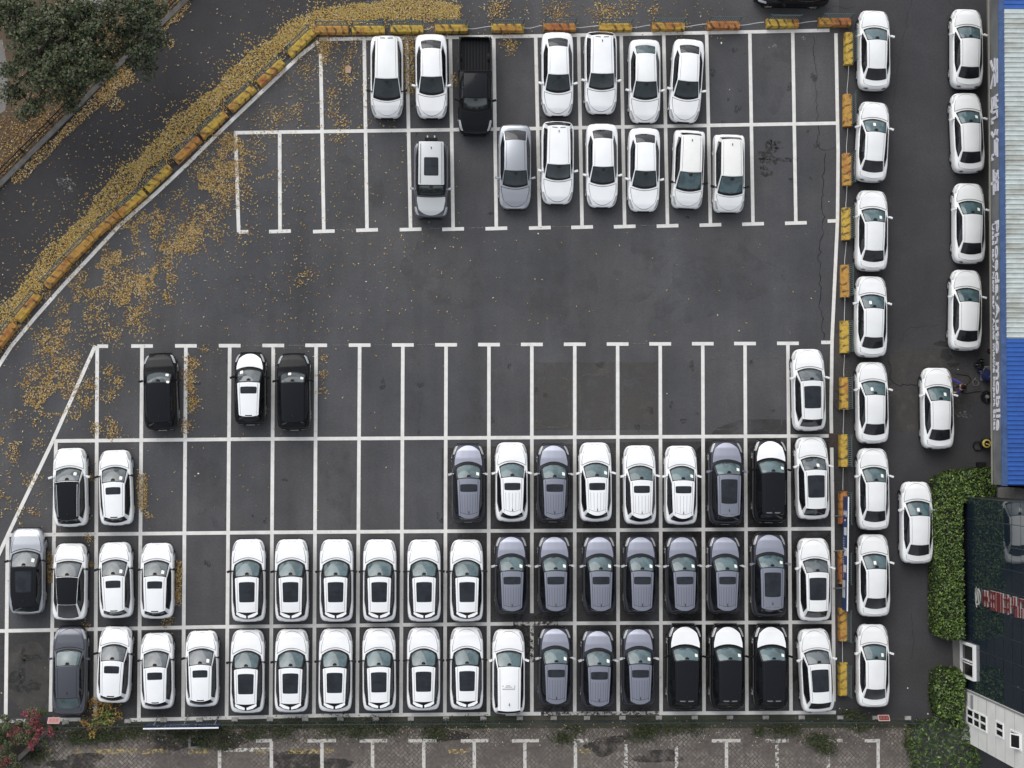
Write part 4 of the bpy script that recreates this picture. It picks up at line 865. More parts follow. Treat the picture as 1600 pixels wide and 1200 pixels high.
tree((222, 48), [(214, 18, 26, 5.6), (228, 50, 24, 5.4), (220, 84, 22, 4.6), (246, 36, 14, 4.6), (186, 12, 18, 5.2), (232, 106, 12, 3.8), (200, 60, 16, 4.6), (252, 62, 9, 3.8), (244, 14, 16, 5.0), (196, 36, 18, 5.0), (208, 108, 10, 3.8), (178, 86, 12, 4.2)], 'darker slim tree overhanging the kerb and road', h0=2.6, w=(.50, .31, .09, .10))
tree((4, 2), [(2, 6, 28, 7), (26, -16, 30, 7), (-20, 20, 26, 6.5)], 'light green tree cut off by the top left corner of the photo', w=(.2, .35, .38, .07))
# ---------------------------------------------------------------- hedges, shrubs, weeds
HL = [flat('hedge_leaf_%s' % n, c, .5) for n, c in zip(('deep', 'mid', 'bright'), ((.022, .042, .009), (.064, .116, .018), (.135, .205, .033)))]
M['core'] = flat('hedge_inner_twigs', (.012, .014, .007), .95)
def inpoly(p, poly):
    x, y = p; c = False; n = len(poly)
    for i in range(n):
        (x1, y1), (x2, y2) = poly[i], poly[(i+1) % n]
        if (y1 > y) != (y2 > y) and x < (x2-x1)*(y-y1)/(y2-y1)+x1: c = not c
    return c
def hedge(name, poly, h, label, cat, leafs=HL, w=(.30, .42, .28), dens=190, size=.15, bumpy=.12, aspect=.55, core=True):
    """clipped hedge over a photo outline taken at its top"""
    q = [P(x, y, h) for x, y in poly]; cx = sum(p.x for p in q)/len(q); cy = sum(p.y for p in q)/len(q); root = empty(name, (cx, cy, 0)); tag(root, label, cat)
    xy = [(p.x-cx, p.y-cy) for p in q]; x0, x1 = min(a for a, _ in xy), max(a for a, _ in xy); y0, y1 = min(b for _, b in xy), max(b for _, b in xy)
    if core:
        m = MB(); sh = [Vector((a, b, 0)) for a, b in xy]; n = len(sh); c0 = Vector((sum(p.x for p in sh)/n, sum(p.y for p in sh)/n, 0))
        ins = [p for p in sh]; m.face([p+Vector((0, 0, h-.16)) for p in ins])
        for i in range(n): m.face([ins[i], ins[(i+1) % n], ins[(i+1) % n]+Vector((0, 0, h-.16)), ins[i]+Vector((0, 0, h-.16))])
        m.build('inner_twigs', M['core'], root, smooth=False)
    n = int((x1-x0)*(y1-y0)*dens*1.4); pts = []; nr = []
    for x, y in zip(NR.uniform(x0, x1, n), NR.uniform(y0, y1, n)):
        if inpoly((x, y), xy):
            b_ = noise.noise(Vector((x*1.4+cx, y*1.4, 3)))
            pts.append((x, y, h-.06+bumpy*b_+random.uniform(-.10, .05))); nr.append((0, 0, 1))
    for i in range(len(xy)):
        a, b = Vector(xy[i]), Vector(xy[(i+1) % len(xy)]); L_ = (b-a).length; d = (b-a)/max(L_, 1e-6)
        for k in range(int(L_*h*dens*.8)):
            p = a.lerp(b, random.random()); o = random.uniform(-.10, .08); pts.append((p.x+d.y*o, p.y-d.x*o, random.uniform(.05, h))); nr.append((d.y*.8, -d.x*.8, .7))
    o = leaf_mesh('foliage', np.array(pts), size, leafs, w, .55, aspect, (0, 0), np.array(nr)); o.parent = root; return root
hedge('clipped_hedge', [(1463, 752), (1470, 744), (1490, 738), (1525, 734), (1553, 733), (1556, 760), (1552, 782), (1504, 783), (1503, 830), (1505, 900), (1506, 998), (1484, 999), (1462, 990), (1461, 880), (1460, 800)], 1.15, 'long clipped green hedge bending round the glass building', 'hedge')
hedge('clipped_hedge', [(1463, 1052), (1478, 1046), (1502, 1048), (1507, 1060), (1506, 1115), (1490, 1124), (1466, 1118), (1461, 1085)], 1.1, 'short clipped hedge block below the white door', 'hedge', w=(.34, .46, .20))
hedge('bushy_shrub', [(1428, 1140), (1445, 1130), (1475, 1128), (1500, 1122), (1516, 1140), (1522, 1160), (1530, 1185), (1536, 1230), (1440, 1230), (1432, 1190), (1425, 1165)], 1.3, 'dark unclipped shrub with long leaves in the lower right corner', 'shrub', w=(.52, .38, .10), dens=85, size=.24, bumpy=.45, aspect=.32, core=False)
RL = [flat('bract_%s' % n, c, .55) for n, c in zip(('crimson', 'rose', 'rust'), ((.15, .014, .020), (.22, .022, .055), (.10, .035, .022)))]
YL = [flat('small_leaf_%s' % n, c, .6) for n, c in zip(('yellow', 'ochre', 'green'), ((.36, .24, .05), (.25, .13, .04), (.03, .07, .015)))]
def shrub(name, px, py, r, h, label, leafs, w, flowers=0, size=.13, fmats=None, fw=None, n=900, stems=True):
    b = P(px, py); root = empty(name, b); tag(root, label, 'shrub'); m = MB()
    for k in range(9): a = k*.7; m.bar((0, 0, 0), (r*.7*math.cos(a), r*.7*math.sin(a), h*random.uniform(.5, .95)), .025, 5, .008)
    m.build('stems', M['bark'], root)
    cl = []; cn = []
    for k in range(int(10*r*r)+4):
        a = random.uniform(0, 6.28); rr = r*math.sqrt(random.random()); p, v = ball(n//(int(10*r*r)+4), (rr*math.cos(a), rr*math.sin(a), h*random.uniform(.3, .95)), random.uniform(.2, .42), .7, .1); p[:, 2] = np.maximum(p[:, 2], .04); cl.append(p); cn.append(v*.5+np.array([0, 0, .8]))
    o = leaf_mesh('foliage', np.concatenate(cl), size, leafs, w, .5, .5, (0, 0), np.concatenate(cn)); o.parent = root
    if flowers:
        cl = []
        for k in range(flowers):
            a = random.uniform(0, 6.28); rr = r*math.sqrt(random.random())*1.05; p, v = ball(38, (rr*math.cos(a), rr*math.sin(a), h*random.uniform(.7, 1.1)), random.uniform(.10, .30), .7, .1); cl.append(p)
        o = leaf_mesh('blossoms', np.concatenate(cl), .11, fmats, fw, .5, .6, (0, 0)); o.parent = root
    return root
DG = [TL[1], TL[3], HL[1]]
shrub('flowering_shrub', 60, 1134, .95, 1.2, 'crimson flowering shrub hanging over the corner beside the dark grey sedan', DG, (.4, .3, .3), 16, fmats=RL, fw=(.5, .2, .3))
shrub('flowering_shrub', 54, 1112, .35, 1.0, 'small spray of bright pink flowers above the crimson shrub', DG, (.4, .3, .3), 5, n=160, fmats=[RL[1]], fw=(1,))
shrub('flowering_shrub', 14, 1148, 1.0, 1.0, 'mixed green and rust red shrub at the lower left edge', DG, (.5, .3, .2), 9, fmats=RL, fw=(.3, .1, .6), n=1300)
shrub('flowering_shrub', 12, 1188, .95, 1.0, 'dull red shrub in the bottom left corner', DG, (.6, .3, .1), 9, fmats=RL, fw=(.4, .05, .55), n=1000)
shrub('yellowing_shrub', 158, 1117, 1.15, .55, 'low shrub with ochre rim and green middle behind the dark grey sedan', YL, (.5, .4, .1), n=900)
shrub('green_shrub', 162, 1121, .5, .6, 'small bright green plant in the middle of the ochre shrub', [HL[1], HL[2]], (.6, .4), n=260)
GW = [flat('weed_%s' % n, c, .8) for n, c in zip(('dark', 'mid', 'dry'), ((.020, .034, .012), (.040, .062, .018), (.085, .075, .035)))]
q = [along([(85, 1150), (200, 1146), (330, 1143), (420, 1141)], 1500, 13, box=False), along([(110, 1152), (190, 1150)], 900, 9, box=False)]
for x, y, r, n in ((60, 1180, 14, 250), (330, 1142, 20, 260), (350, 1165, 9, 120), (286, 1148, 12, 220), (320, 1160, 12, 200), (440, 1140, 18, 260), (520, 1137, 26, 320), (560, 1143, 14, 200), (585, 1132, 18, 220), (610, 1140, 16, 160), (680, 1145, 14, 260), (745, 1130, 16, 140), (880, 1152, 14, 230), (1000, 1147, 15, 330), (1015, 1140, 14, 200), (1048, 1138, 14, 180), (1080, 1138, 16, 150), (1185, 1143, 8, 130), (1222, 1140, 14, 260), (1280, 1157, 14, 420), (1290, 1170, 10, 220), (1240, 1140, 10, 120), (1345, 1134, 16, 180), (1340, 1118, 12, 90), (1325, 1113, 10, 90), (1420, 1160, 6, 60), (900, 1140, 9, 80), (395, 1150, 8, 80), (210, 1140, 14, 160), (1495, 1130, 10, 120), (700, 1128, 10, 80), (465, 1130, 12, 90)):
    n = int(n*1.5); q.append(np.stack([NR.normal(x, r*.75, n), NR.normal(y, r*.42, n)], 1))
q = np.concatenate(q); w_ = Pn(q); tag(leaf_mesh('weeds', w_, .14, GW, (.40, .34, .26), .7, .4, (.02, .22)), 'green weeds growing along the foot of the lower fence', 'weeds', kind='stuff')
q = np.stack([NR.uniform(60, 1440, 1700), NR.normal(1145, 11, 1700)], 1); tag(leaf_mesh('leaf_scraps', Pn(q), .11, [LM[4], LM[3], M['concrete']], (.4, .3, .3), .3, .4, (.012, .03)), 'pale scraps and dry leaves below the fence', 'leaf scraps', kind='stuff')
# ---------------------------------------------------------------- lower fence, signs, small things
M['cap'] = flat('pale_concrete_footing', (.36, .35, .33), .85, var=.2, vscale=5)
fx = [103, 158, 200, 256, 312, 367, 422, 477, 532, 587, 642, 697, 755, 812, 865, 917, 972, 1029, 1085, 1140, 1196, 1252, 1312, 1367, 1418, 1461]
def fyy(x): return tab([(100, 1129), (256, 1125.5), (370, 1124), (760, 1122.5), (1100, 1121), (1320, 1121), (1461, 1122.5)], x)
fo = P(780, 1123); fr = empty('boundary_fence', fo); tag(fr, 'dark green iron fence on pale footings along the bottom of the car park', 'fence')
pp = [P(x, fyy(x))-fo for x in fx]
for i, p in enumerate(pp):
    m = MB(); m.box(p+Vector((0, .02, .06)), (.34, .2, .16)); m.build('footing', M['cap'], fr, smooth=False)
    m = MB(); m.bar(p+Vector((0, -.1, 0)), p+Vector((0, -.1, 1.3)), .045, 6); m.bar(p+Vector((0, -.1, 1.3)), p+Vector((0, -.1, 1.38)), .075, 8, .03); m.build('post', M['iron_g'], fr)
for a, b in zip(pp[:-1], pp[1:]):
    m = MB(); o = Vector((0, -.1, 0))
    for z in (.22, 1.12): m.bar(a+o+Vector((0, 0, z)), b+o+Vector((0, 0, z)), .028, 5)
    k = int((b-a).length/.14)
    for i in range(1, k): p = a.lerp(b, i/k)+o; m.bar(p+Vector((0, 0, .1)), p+Vector((0, 0, 1.22)), .013, 4)
    m.build('panel', M['iron_g'], fr)
m = MB(); a, b = P(86, 1131), P(2, 1212); d = (b-a).normalized(); n = Vector((-d.y, d.x, 0))*.12
rows = [[p+n*s+Vector((0, 0, z)) for s, z in ((-1, 0), (-1, .75), (1, .75), (1, 0))] for p in (a, b)]; m.grid(rows); m.face(rows[0]); m.face(rows[1])
tag(m.build('garden_wall', flat('dark_weathered_concrete', (.055, .052, .048), .9, var=.3, vscale=3), smooth=False), 'low dark weathered wall running diagonally below the red shrubs', 'wall')
# sign boards
M['sign_blue'] = flat('blue_sign_face', (.016, .040, .13), .5, var=.25, vscale=3); M['sign_white'] = flat('white_sign_print', (.55, .57, .60), .6); M['white_trim'] = flat('white_painted_frame', (.74, .74, .74), .5)
def signboard(name, a, b, z0, z1, face_dir, label, blocks, struts, lean=.0):
    """board standing on the ground line a-b (photo points of its foot)"""
    a, b = P(*a), P(*b); c = (a+b)/2; root = empty(name, c); tag(root, label, 'sign'); d = (b-a).normalized(); L_ = (b-a).length; n = Vector(face_dir)
    def Q(s, z, o=0): return d*(s*L_-L_/2)+Vector((0, 0, z))+n*(o-lean*(z-z0))
    m = MB(); m.face([Q(0, z0, .02), Q(1, z0, .02), Q(1, z1, .02), Q(0, z1, .02)]); m.face([Q(0, z0, -.02), Q(1, z0, -.02), Q(1, z1, -.02), Q(0, z1, -.02)]); face = m.build('board', M['sign_blue'], root, smooth=False, fix=False)
    m = MB()
    for s0, s1, h0, h1 in blocks: m.face([Q(s0, lerp(z0, z1, h0), .026), Q(s1, lerp(z0, z1, h0), .026), Q(s1, lerp(z0, z1, h1), .026), Q(s0, lerp(z0, z1, h1), .026)])
    m.build('lettering', M['sign_white'], face, smooth=False, fix=False)
    m = MB(); m.bar(Q(0, z1, 0), Q(1, z1, 0), .04, 6); m.build('frame', M['white_trim'], root)
    for s in struts: m = MB(); m.bar(Q(s, z1*.75, .03), Q(s+.02, .0, .38), .03, 6); m.build('strut', M['steel'], root)
    return root
rn = random.Random(3)
def glyphs(s0, s1, n, h0, h1):
    out = []
    for k in range(n):
        a = lerp(s0, s1, k/n); w_ = (s1-s0)/n*.72; 
        for j in range(3):
            y = lerp(h0, h1, (j+.15)/3); out.append((a+w_*rn.uniform(0, .2), a+w_*rn.uniform(.7, 1), y, y+(h1-h0)*.15))
        x = a+w_*rn.uniform(.2, .6); out.append((x, x+w_*.2, h0, h1))
    return out
signboard('notice_board', (231, 1129.5), (347, 1128), .35, 1.45, (0, 1, 0), 'long blue notice board with white print behind the fence at the bottom', glyphs(.16, .30, 3, .35, .80)+glyphs(.33, .60, 7, .30, .75)+glyphs(.66, .97, 9, .25, .62), (.12, .52, .93), .05)
signboard('banner_board', (1314.5, 775), (1312.5, 951), .45, 1.35, (-1, 0, 0), 'long blue banner board with white patches standing behind the barriers on the right', [(.13, .17, .1, .8), (.20, .215, .3, .6), (.27, .34, .25, .8)]+glyphs(.12, .19, 2, .2, .85)+glyphs(.36, .47, 5, .12, .38)+[(.45, .52, .35, .9)]+glyphs(.50, .60, 5, .1, .32)+[(.60, .665, .2, .8)]+glyphs(.67, .72, 3, .1, .4)+[(.735, .89, .08, .62)], (.16, .47, .80), .04)
def plaque(px, py, label, red):
    p = P(px, py, 1.0); root = empty('red_plaque', (p.x, p.y, 0)); tag(root, label, 'sign'); m = MB(); t = Matrix.Rotation(R(-38), 3, 'X')
    m.box((0, 0, 1.0), (.66, .38, .04), t); b_ = m.build('board', flat('plaque_rim', (.42, .27, .25), .6), root, smooth=False)
    m = MB(); m.box(Vector((0, 0, 1.0))+t @ Vector((0, -.0, .024)), (.56, .28, .012), t); f_ = m.build('face', flat('plaque_red', red, .6), root, smooth=False)
    m = MB()
    for x in (-.17, 0, .17):
        for dy, w_ in ((-.06, .10), (0, .07), (.06, .10)): m.box(Vector((0, 0, 1.0))+t @ Vector((x, dy, .033)), (w_, .022, .006), t)
        m.box(Vector((0, 0, 1.0))+t @ Vector((x, 0, .036)), (.02, .15, .006), t)
    m.build('characters', flat('plaque_characters', (.26, .11, .10), .6), f_, smooth=False)
    m = MB(); m.bar((0, 0, 0), (0, 0, .98), .03, 6); m.build('post', M['steel'], root)
plaque(1381, 1122, 'small dark red plaque with pale rim on the fence at the lower right', (.12, .012, .014))
plaque(84, 1126, 'small faded pink plaque on the fence corner behind the dark grey sedan', (.34, .15, .14))
def grate(name, x0, x1, y0, y1, label, rim=True):
    a, b = P(x0, y0), P(x1, y1); c = (a+b)/2; root = empty(name, (c.x, c.y, 0)); tag(root, label, 'drain'); wx, wy = abs(b.x-a.x), abs(b.y-a.y)
    m = MB(); m.box((0, 0, .012), (wx, wy, .012)); m.build('pit', flat('dark_drain_pit', (.010, .010, .009), .9), root, smooth=False)
    m = MB()
    for s in (-1, 1): m.box((s*(wx/2+.06), 0, .025), (.12, wy+.24, .05)); m.box((0, s*(wy/2+.06), .024), (wx, .12, .046))
    if rim: m.build('rim', M['concrete'], root, smooth=False)
    m = MB()
    for k in range(5): m.box((lerp(-wx/2, wx/2, (k+.5)/5), 0, .028), (.035, wy, .016))
    m.build('bars', M['iron'], root, smooth=False)
grate('drain_grate', 298, 319, 1152, 1166, 'iron drain grate in a mossy concrete rim beside the yellow line')
m = MB(); p = P(509, 69); m.lathe((p.x, p.y, .013), [(0, .004), (.13, .004), (.15, 0)], 14); tag(m.build('drain_hole', flat('dark_hole', (.008, .008, .008), .9)), 'small round dark drain hole beneath leaves in the top left bay corner', 'drain')
a = P(1301, 688); m = MB(); m.box((a.x, a.y, .022), (.46, .82, .02)); m.box((a.x, a.y, .036), (.34, .10, .008)); m.box((a.x, a.y-.2, .036), (.34, .06, .008)); tag(m.build('access_cover', flat('rusty_brown_plate', (.045, .028, .022), .7, var=.3), smooth=False), 'rusty brown cover plate lying across the right boundary line', 'cover')
m = MB(); p = P(544, 108, .03); m.face([p+Vector(v) for v in ((-.17, -.2, 0), (.13, -.24, .02), (.19, .1, .04), (.05, .22, .02), (-.15, .18, 0))]); m.face([p+Vector(v)-Vector((0, 0, .015)) for v in ((-.17, -.2, 0), (.13, -.24, .02), (.19, .1, .04), (.05, .22, .02), (-.15, .18, 0))]); tag(m.build('cardboard_scrap', flat('beige_cardboard', (.40, .27, .20), .9), smooth=False), 'beige scrap of cardboard lying in an empty leaf-strewn bay', 'cardboard')
# things by the workshop wall
def bucket(px, py, r, h, mat, label):
    p = P(px, py); root = empty('bucket', p); tag(root, label, 'bucket', 'buckets by the workshop wall'); m = MB(); m.lathe((0, 0, 0), [(0, .02), (r*.8, 0), (r, h), (r+.015, h), (r-.02, h-.01), (r*.8, .03), (0, .03)], 16); m.build('tub', mat, root)
    m = MB(); m.tube([(r*math.cos(a), .02, h+.12*math.sin(a)) for a in (math.pi*k/8 for k in range(9))], .008, 5); m.build('handle', M['steel'], root)
M['plastic_k'] = flat('black_plastic', (.012, .012, .013), .4); M['plastic_b'] = flat('dark_blue_plastic', (.012, .018, .07), .4)
bucket(1524.5, 571, .17, .34, flat('grey_rimmed_black_plastic', (.02, .02, .022), .4), 'black bucket farthest from the workshop wall'); bucket(1531, 565, .15, .32, M['plastic_k'], 'black bucket nearest the last parked sedan'); bucket(1530.5, 581, .17, .34, M['plastic_b'], 'dark blue bucket between the black buckets and the washer')
p = P(1540, 588); root = empty('pressure_washer', p); tag(root, 'dark blue wheeled washing machine with pipes by the workshop wall', 'pressure washer')
m = MB(); m.lathe((0, 0, .12), [(0, 0), (.30, .0), (.34, .1), (.34, .5), (.28, .62), (0, .66)], 18); m.build('tank', M['plastic_b'], root)
m = MB()
for s in (-.18, .18): m.tube([(-.35, s, .1), (.3, s, .1), (.42, s, .5), (.42, s, .95)], .02, 6)
m.bar((.42, -.18, .95), (.42, .18, .95), .02, 6); m.box((0, 0, .09), (.7, .5, .03)); m.tube([(-.3, .1, .5), (-.42, .3, .7), (-.3, .5, .75), (-.1, .42, .7)], .015, 6); m.tube([(-.1, -.1, .8), (.1, .2, .86), (.05, .5, .7), (-.25, .55, .5)], .012, 6); m.build('frame', M['steel'], root)
for s in (-1, 1): m = MB(); m.lathe((0, 0, 0), [(0, -.03), (.12, -.03), (.13, .0), (.12, .03), (0, .03)], 14, 'X'); o = m.build('wheel', M['tyre'], root, loc=(.1, s*.3, .13)); o.rotation_euler = (0, 0, math.pi/2)
p = P(1541, 620); root = empty('hose_reel', p); tag(root, 'black coil of hose lying below the washing machine', 'hose'); m = MB()
pts = [((.14+.035*k/8)*math.cos(k*.45), (.14+.035*k/8)*math.sin(k*.45), .05+.03*(k % 3)) for k in range(56)]; m.tube(pts, .022, 6); m.build('coil', M['plastic_k'], root); m = MB(); m.lathe((0, 0, .02), [(0, .2), (.10, .2), (.10, 0)], 12); m.bar((0, -.3, .06), (0, .3, .06), .02, 6); m.build('hub', M['steel'], root)
m = MB(); m.tube([P(x, y, .02) for x, y in ((1533, 612), (1524, 612), (1510, 615), (1500, 612), (1504, 606), (1514, 598), (1517, 592), (1512, 587), (1500, 585), (1493, 584))], .016, 6); tag(m.build('garden_hose', M['plastic_k']), 'thin black hose trailing over the asphalt to the sedan being cleaned', 'hose')
m = MB(); m.tube([P(x, y, .03) for x, y in ((1519, 597), (1524, 592), (1530, 598), (1527, 603), (1521, 602), (1520, 596), (1525, 590))], .014, 6); tag(m.build('wire_loop', M['steel']), 'loose loop of bright wire beside the hose', 'wire')
p = P(1546, 549); root = empty('marker_post', p); tag(root, 'short red and white post against the workshop wall', 'post')
m = MB(); m.lathe((0, 0, 0), [(0, .9), (.06, .88), (.06, 0)], 12); b_ = m.build('pole', flat('red_post_paint', (.30, .03, .03), .5), root)
m = MB(); m.lathe((0, 0, .5), [(.064, .2), (.066, .2), (.066, 0), (.064, 0)], 12); m.lathe((0, 0, .72), [(0, .185), (.062, .17), (.065, .06), (.06, .06)], 12); m.build('white_bands', M['white_trim'], b_); m = MB(); m.lathe((0, 0, 0), [(0, .06), (.12, .05), (.15, 0)], 14); m.build('base', M['plastic_k'], root)
p = P(1536, 693); root = empty('wet_vacuum', p); tag(root, 'yellow and black wet vacuum cleaner with looped hose', 'vacuum cleaner')
m = MB(); m.lathe((0, 0, .06), [(0, 0), (.26, 0), (.28, .1), (.26, .40), (.24, .44), (0, .44)], 20); m.build('drum', M['plastic_k'], root)
m = MB(); m.lathe((0, 0, .5), [(.20, .0), (.25, .0), (.245, .10), (.17, .13), (.165, .08)], 20); m.build('lid_ring', flat('yellow_plastic', (.48, .36, .07), .45), root)
m = MB(); m.box((.03, -.05, .66), (.24, .05, .05), Matrix.Rotation(-.4, 3, 'Z')); m.build('handle', flat('pale_yellow_plastic', (.55, .45, .15), .45), root); m = MB(); m.lathe((.02, .03, .5), [(0, .12), (.11, .11), (.15, .02)], 14); m.build('motor_housing', M['plastic_k'], root)
m = MB(); m.tube([(-.10, -.24, .2), (-.24, -.40, .06), (-.5, -.38, .05), (-.62, -.15, .05), (-.55, .06, .05), (-.34, .12, .12), (-.22, .06, .3)], .035, 7); m.build('suction_hose', M['plastic_k'], root)
m = MB(); m.tube([(.15, .25, .1), (.42, .25, .1), (.42, -.25, .1), (.15, -.25, .1)], .025, 6); m.build('trolley_frame', M['plastic_k'], root)
p = P(1530, 727); m = MB(); m.box((p.x, p.y, .22), (.42, .34, .44)); m.box((p.x, p.y, .45), (.46, .38, .03)); tag(m.build('utility_box', M['trim'], smooth=False), 'dark utility box at the edge of the hedge', 'utility box')
p = P(1549, 728); root = empty('pipe_frame', p); tag(root, 'white bent pipe frame at the workshop corner behind the hedge', 'frame'); m = MB(); m.tube([(-.2, -.35, 0), (-.2, -.35, .9), (-.2, .15, 1.0), (.25, .2, 1.0), (.25, .2, 0)], .05, 7); m.build('pipe', M['white_trim'], root)

# ---------------------------------------------------------------- buildings on the right
class Wall:
    def __init__(s, a, b, z=0.0):
        s.A, B = P(*a, z), P(*b, z); s.A.z = 0; s.d = (B-P(*a, z)); s.d.z = 0; s.L = s.d.length; s.d.normalize(); s.n = Vector((s.d.y, -s.d.x, 0))
    def W(s, a, z, o=0.0): return s.A+s.d*a+s.n*o+Vector((0, 0, z))
    def px(s, x, y):
        r = RC @ Vector(((x-800)/F, -(y-600)/F, -1)); C = Vector((0, 0, HC)); t = (s.A-C).dot(s.n)/r.dot(s.n); p = C+r*t; return (p-s.A).dot(s.d), p.z
    def slab(s, m, a0, a1, z0, z1, o0, o1):
        v = [s.W(a, z, o) for a in (a0, a1) for z in (z0, z1) for o in (o0, o1)]; n = len(m.v); m.v += [tuple(p) for p in v]
        for q in ((0, 1, 3, 2), (4, 6, 7, 5), (0, 4, 5, 1), (2, 3, 7, 6), (0, 2, 6, 4), (1, 5, 7, 3)): m.f.append(tuple(n+i for i in q)); m.mi.append(m.k)
def rooted(name, org, label, cat):
    o = empty(name, (0, 0, 0)); tag(o, label, cat); return o
# workshop with corrugated roof
Z0, Z1 = 3.60, 4.80
wk = Wall((1547, 10), (1552.2, 730), Z0); wk0 = -3.5; wk1 = wk.px(1553, 757)[0]
ws_ = rooted('workshop', None, 'long workshop with white and blue corrugated roof and lettered grey fascia', 'building')
m = MB(); wk.slab(m, wk0, wk1, 0, Z1-.1, -16, -1.75); m.build('wall', M['concrete'], ws_, smooth=False)
M['fascia'] = flat('grey_fascia_sheet', (.165, .17, .175), .4, metal=.3, var=.18, vscale=1.2)
m = MB(); wk.slab(m, wk0, wk1, Z0, Z1, -.40, 0); fa = m.build('fascia', M['fascia'], ws_, smooth=False)
m = MB(); wk.slab(m, wk0-.1, wk1+.05, Z1+.0, Z1+.07, -.30, .03); m.build('edge_flashing', flat('blue_flashing', (.040, .080, .19), .5, var=.25, vscale=4), ws_, smooth=False)
def roofmat(name, col, dirt, amt):
    m_, t, b_ = newmat(name); b_.inputs['Roughness'].default_value = .5
    c = mixc(t, ramp(t, nnoise(t, 1.2, 6, (.25, 1, 1)), .48, .70, 0, amt), col, dirt)
    c = mixc(t, 1.0, c, ramp(t, nnoise(t, 2.5, 5), .3, .7, .86, 1.1), 'MULTIPLY'); t.links.new(c, b_.inputs['Base Color']); return m_
def corrugated(name, a0, a1, mat, pitch, label=None):
    m_ = MB(); k = int((a1-a0)/pitch); prof = []
    for i in range(k):
        for f_, h in ((0, 0), (.60, 0), (.70, .05), (.88, .05), (.98, 0)): prof.append((a0+(i+f_)*pitch, h))
    prof.append((a1, 0)); m_.grid([[wk.W(a, Z1+.03+h+.10*(-o-.25)*.6, o) for a, h in prof] for o in (-.28, -8, -16)])
    o = m_.build(name, mat, ws_, smooth=False, fix=False); 
    if label: o['label'] = label
RB = roofmat('blue_roof_sheet', (.022, .095, .36), (.02, .07, .25), .5)
sA = wk.px(1565, 10)[0]; sB = wk.px(1566, 528)[0]
corrugated('roof', wk0, sA, RB, .25, 'blue corrugated roof sheets'); corrugated('roof', sA+.02, sB, roofmat('white_roof_sheet', (.47, .52, .505), (.25, .235, .19), .85), .272, 'off-white corrugated roof sheets'); corrugated('roof', sB+.02, wk1, RB, .25, 'blue corrugated roof sheets')
m = MB(); 
for k in range(24): a = lerp(1, wk.L-1, k/23); m.bar(wk.W(a, Z0+.02, .0), wk.W(a, Z0-.25, -.4), .02, 5)
m.bar(wk.W(wk0, Z0-.06, .05), wk.W(wk1, Z0-.06, .05), .05, 6); m.build('gutter', flat('weathered_gutter', (.20, .19, .16), .6), ws_)
# lettering on the fascia
M['letter'] = flat('white_letter_face', (.58, .58, .63), .5)
LR = Matrix((wk.d, Vector((0, 0, 1)), wk.n)).transposed()
def text(s, a0, a1, z, size, bold, name='lettering'):
    cu = bpy.data.curves.new(name, 'FONT'); cu.body = s; cu.size = size; cu.extrude = .02; cu.offset = bold; cu.align_x = 'LEFT'; o = bpy.data.objects.new(name, cu); COL.objects.link(o)
    bpy.context.view_layer.update(); wd = max(o.dimensions.x, .01); k = (a1-a0)/wd
    me = bpy.data.meshes.new_from_object(o.evaluated_get(bpy.context.evaluated_depsgraph_get())); bpy.data.objects.remove(o); o = bpy.data.objects.new(name, me); COL.objects.link(o); me.materials.clear(); me.materials.append(M['letter'])
    o.parent = fa; p = wk.W(a0, z, .025); o.matrix_world = Matrix.Translation(p) @ LR.to_4x4() @ Matrix.Diagonal((k, 1, 1, 1)); return o
aP0, aP1 = wk.px(1557, 343)[0], wk.px(1560, 671)[0]
text('Phoeda·Auto mobile', aP0, aP1, Z0+.56, .70, .012); text('Used car / New car / Auto motive Export Sales', aP0+.15, aP1, Z0+.14, .36, .004)
def strokes(y0, y1, segs):
    a0, a1 = wk.px(1552, y0)[0], wk.px(1552, y1)[0]; m_ = MB()
    for pts, w_ in segs:
        q = [Vector((lerp(a0, a1, x), lerp(Z0+.10, Z0+1.10, y))) for x, y in pts]
        for u, v in zip(q[:-1], q[1:]):
            d_ = (v-u).normalized(); nn = Vector((-d_.y, d_.x))*w_/2; u2, v2 = u-d_*w_*.3, v+d_*w_*.3
            c_ = [u2+nn, v2+nn, v2-nn, u2-nn]; lo = [wk.W(p_.x, p_.y, .004) for p_ in c_]; hi = [wk.W(p_.x, p_.y, .05) for p_ in c_]
            m_.face(hi)
            for i in range(4): m_.face([lo[i], lo[(i+1) % 4], hi[(i+1) % 4], hi[i]])
    m_.build('lettering', M['letter'], fa, smooth=False)
T_ = .17
strokes(92, 138, [([(.12, .92), (.88, .92)], T_), ([(.05, .58), (.95, .58)], T_), ([(.5, .92), (.48, .55), (.3, .25), (.05, .02)], T_), ([(.5, .55), (.7, .25), (.95, .02)], T_)])                      # tian
strokes(150, 193, [([(.28, 1), (.28, .75)], .12), ([(.06, .95), (.06, .74), (.5, .74), (.5, .95)], .12), ([(.06, .58), (.46, .58), (.46, .38), (.08, .38), (.08, .08), (.5, .14)], .12), ([(.62, .86), (.62, .3), (.52, .02)], .14), ([(.62, .86), (.84, .86), (.84, .08), (.98, .08), (.98, .28)], .14)])  # kai
strokes(205, 250, [([(.06, .92), (.18, .82)], T_), ([(.02, .62), (.14, .52)], T_), ([(.04, .05), (.2, .36)], T_), ([(.44, 1), (.34, .76)], .13), ([(.42, .86), (.95, .86)], .13), ([(.46, .68), (.88, .68)], .12), ([(.36, .50), (.82, .50), (.84, .12), (.98, .05), (.98, .22)], .14)])  # qi
strokes(265, 306, [([(.14, .90), (.86, .90)], T_), ([(.46, 1), (.22, .56), (.84, .56)], T_), ([(.05, .30), (.95, .30)], T_), ([(.52, .72), (.52, 0)], T_)])   # che
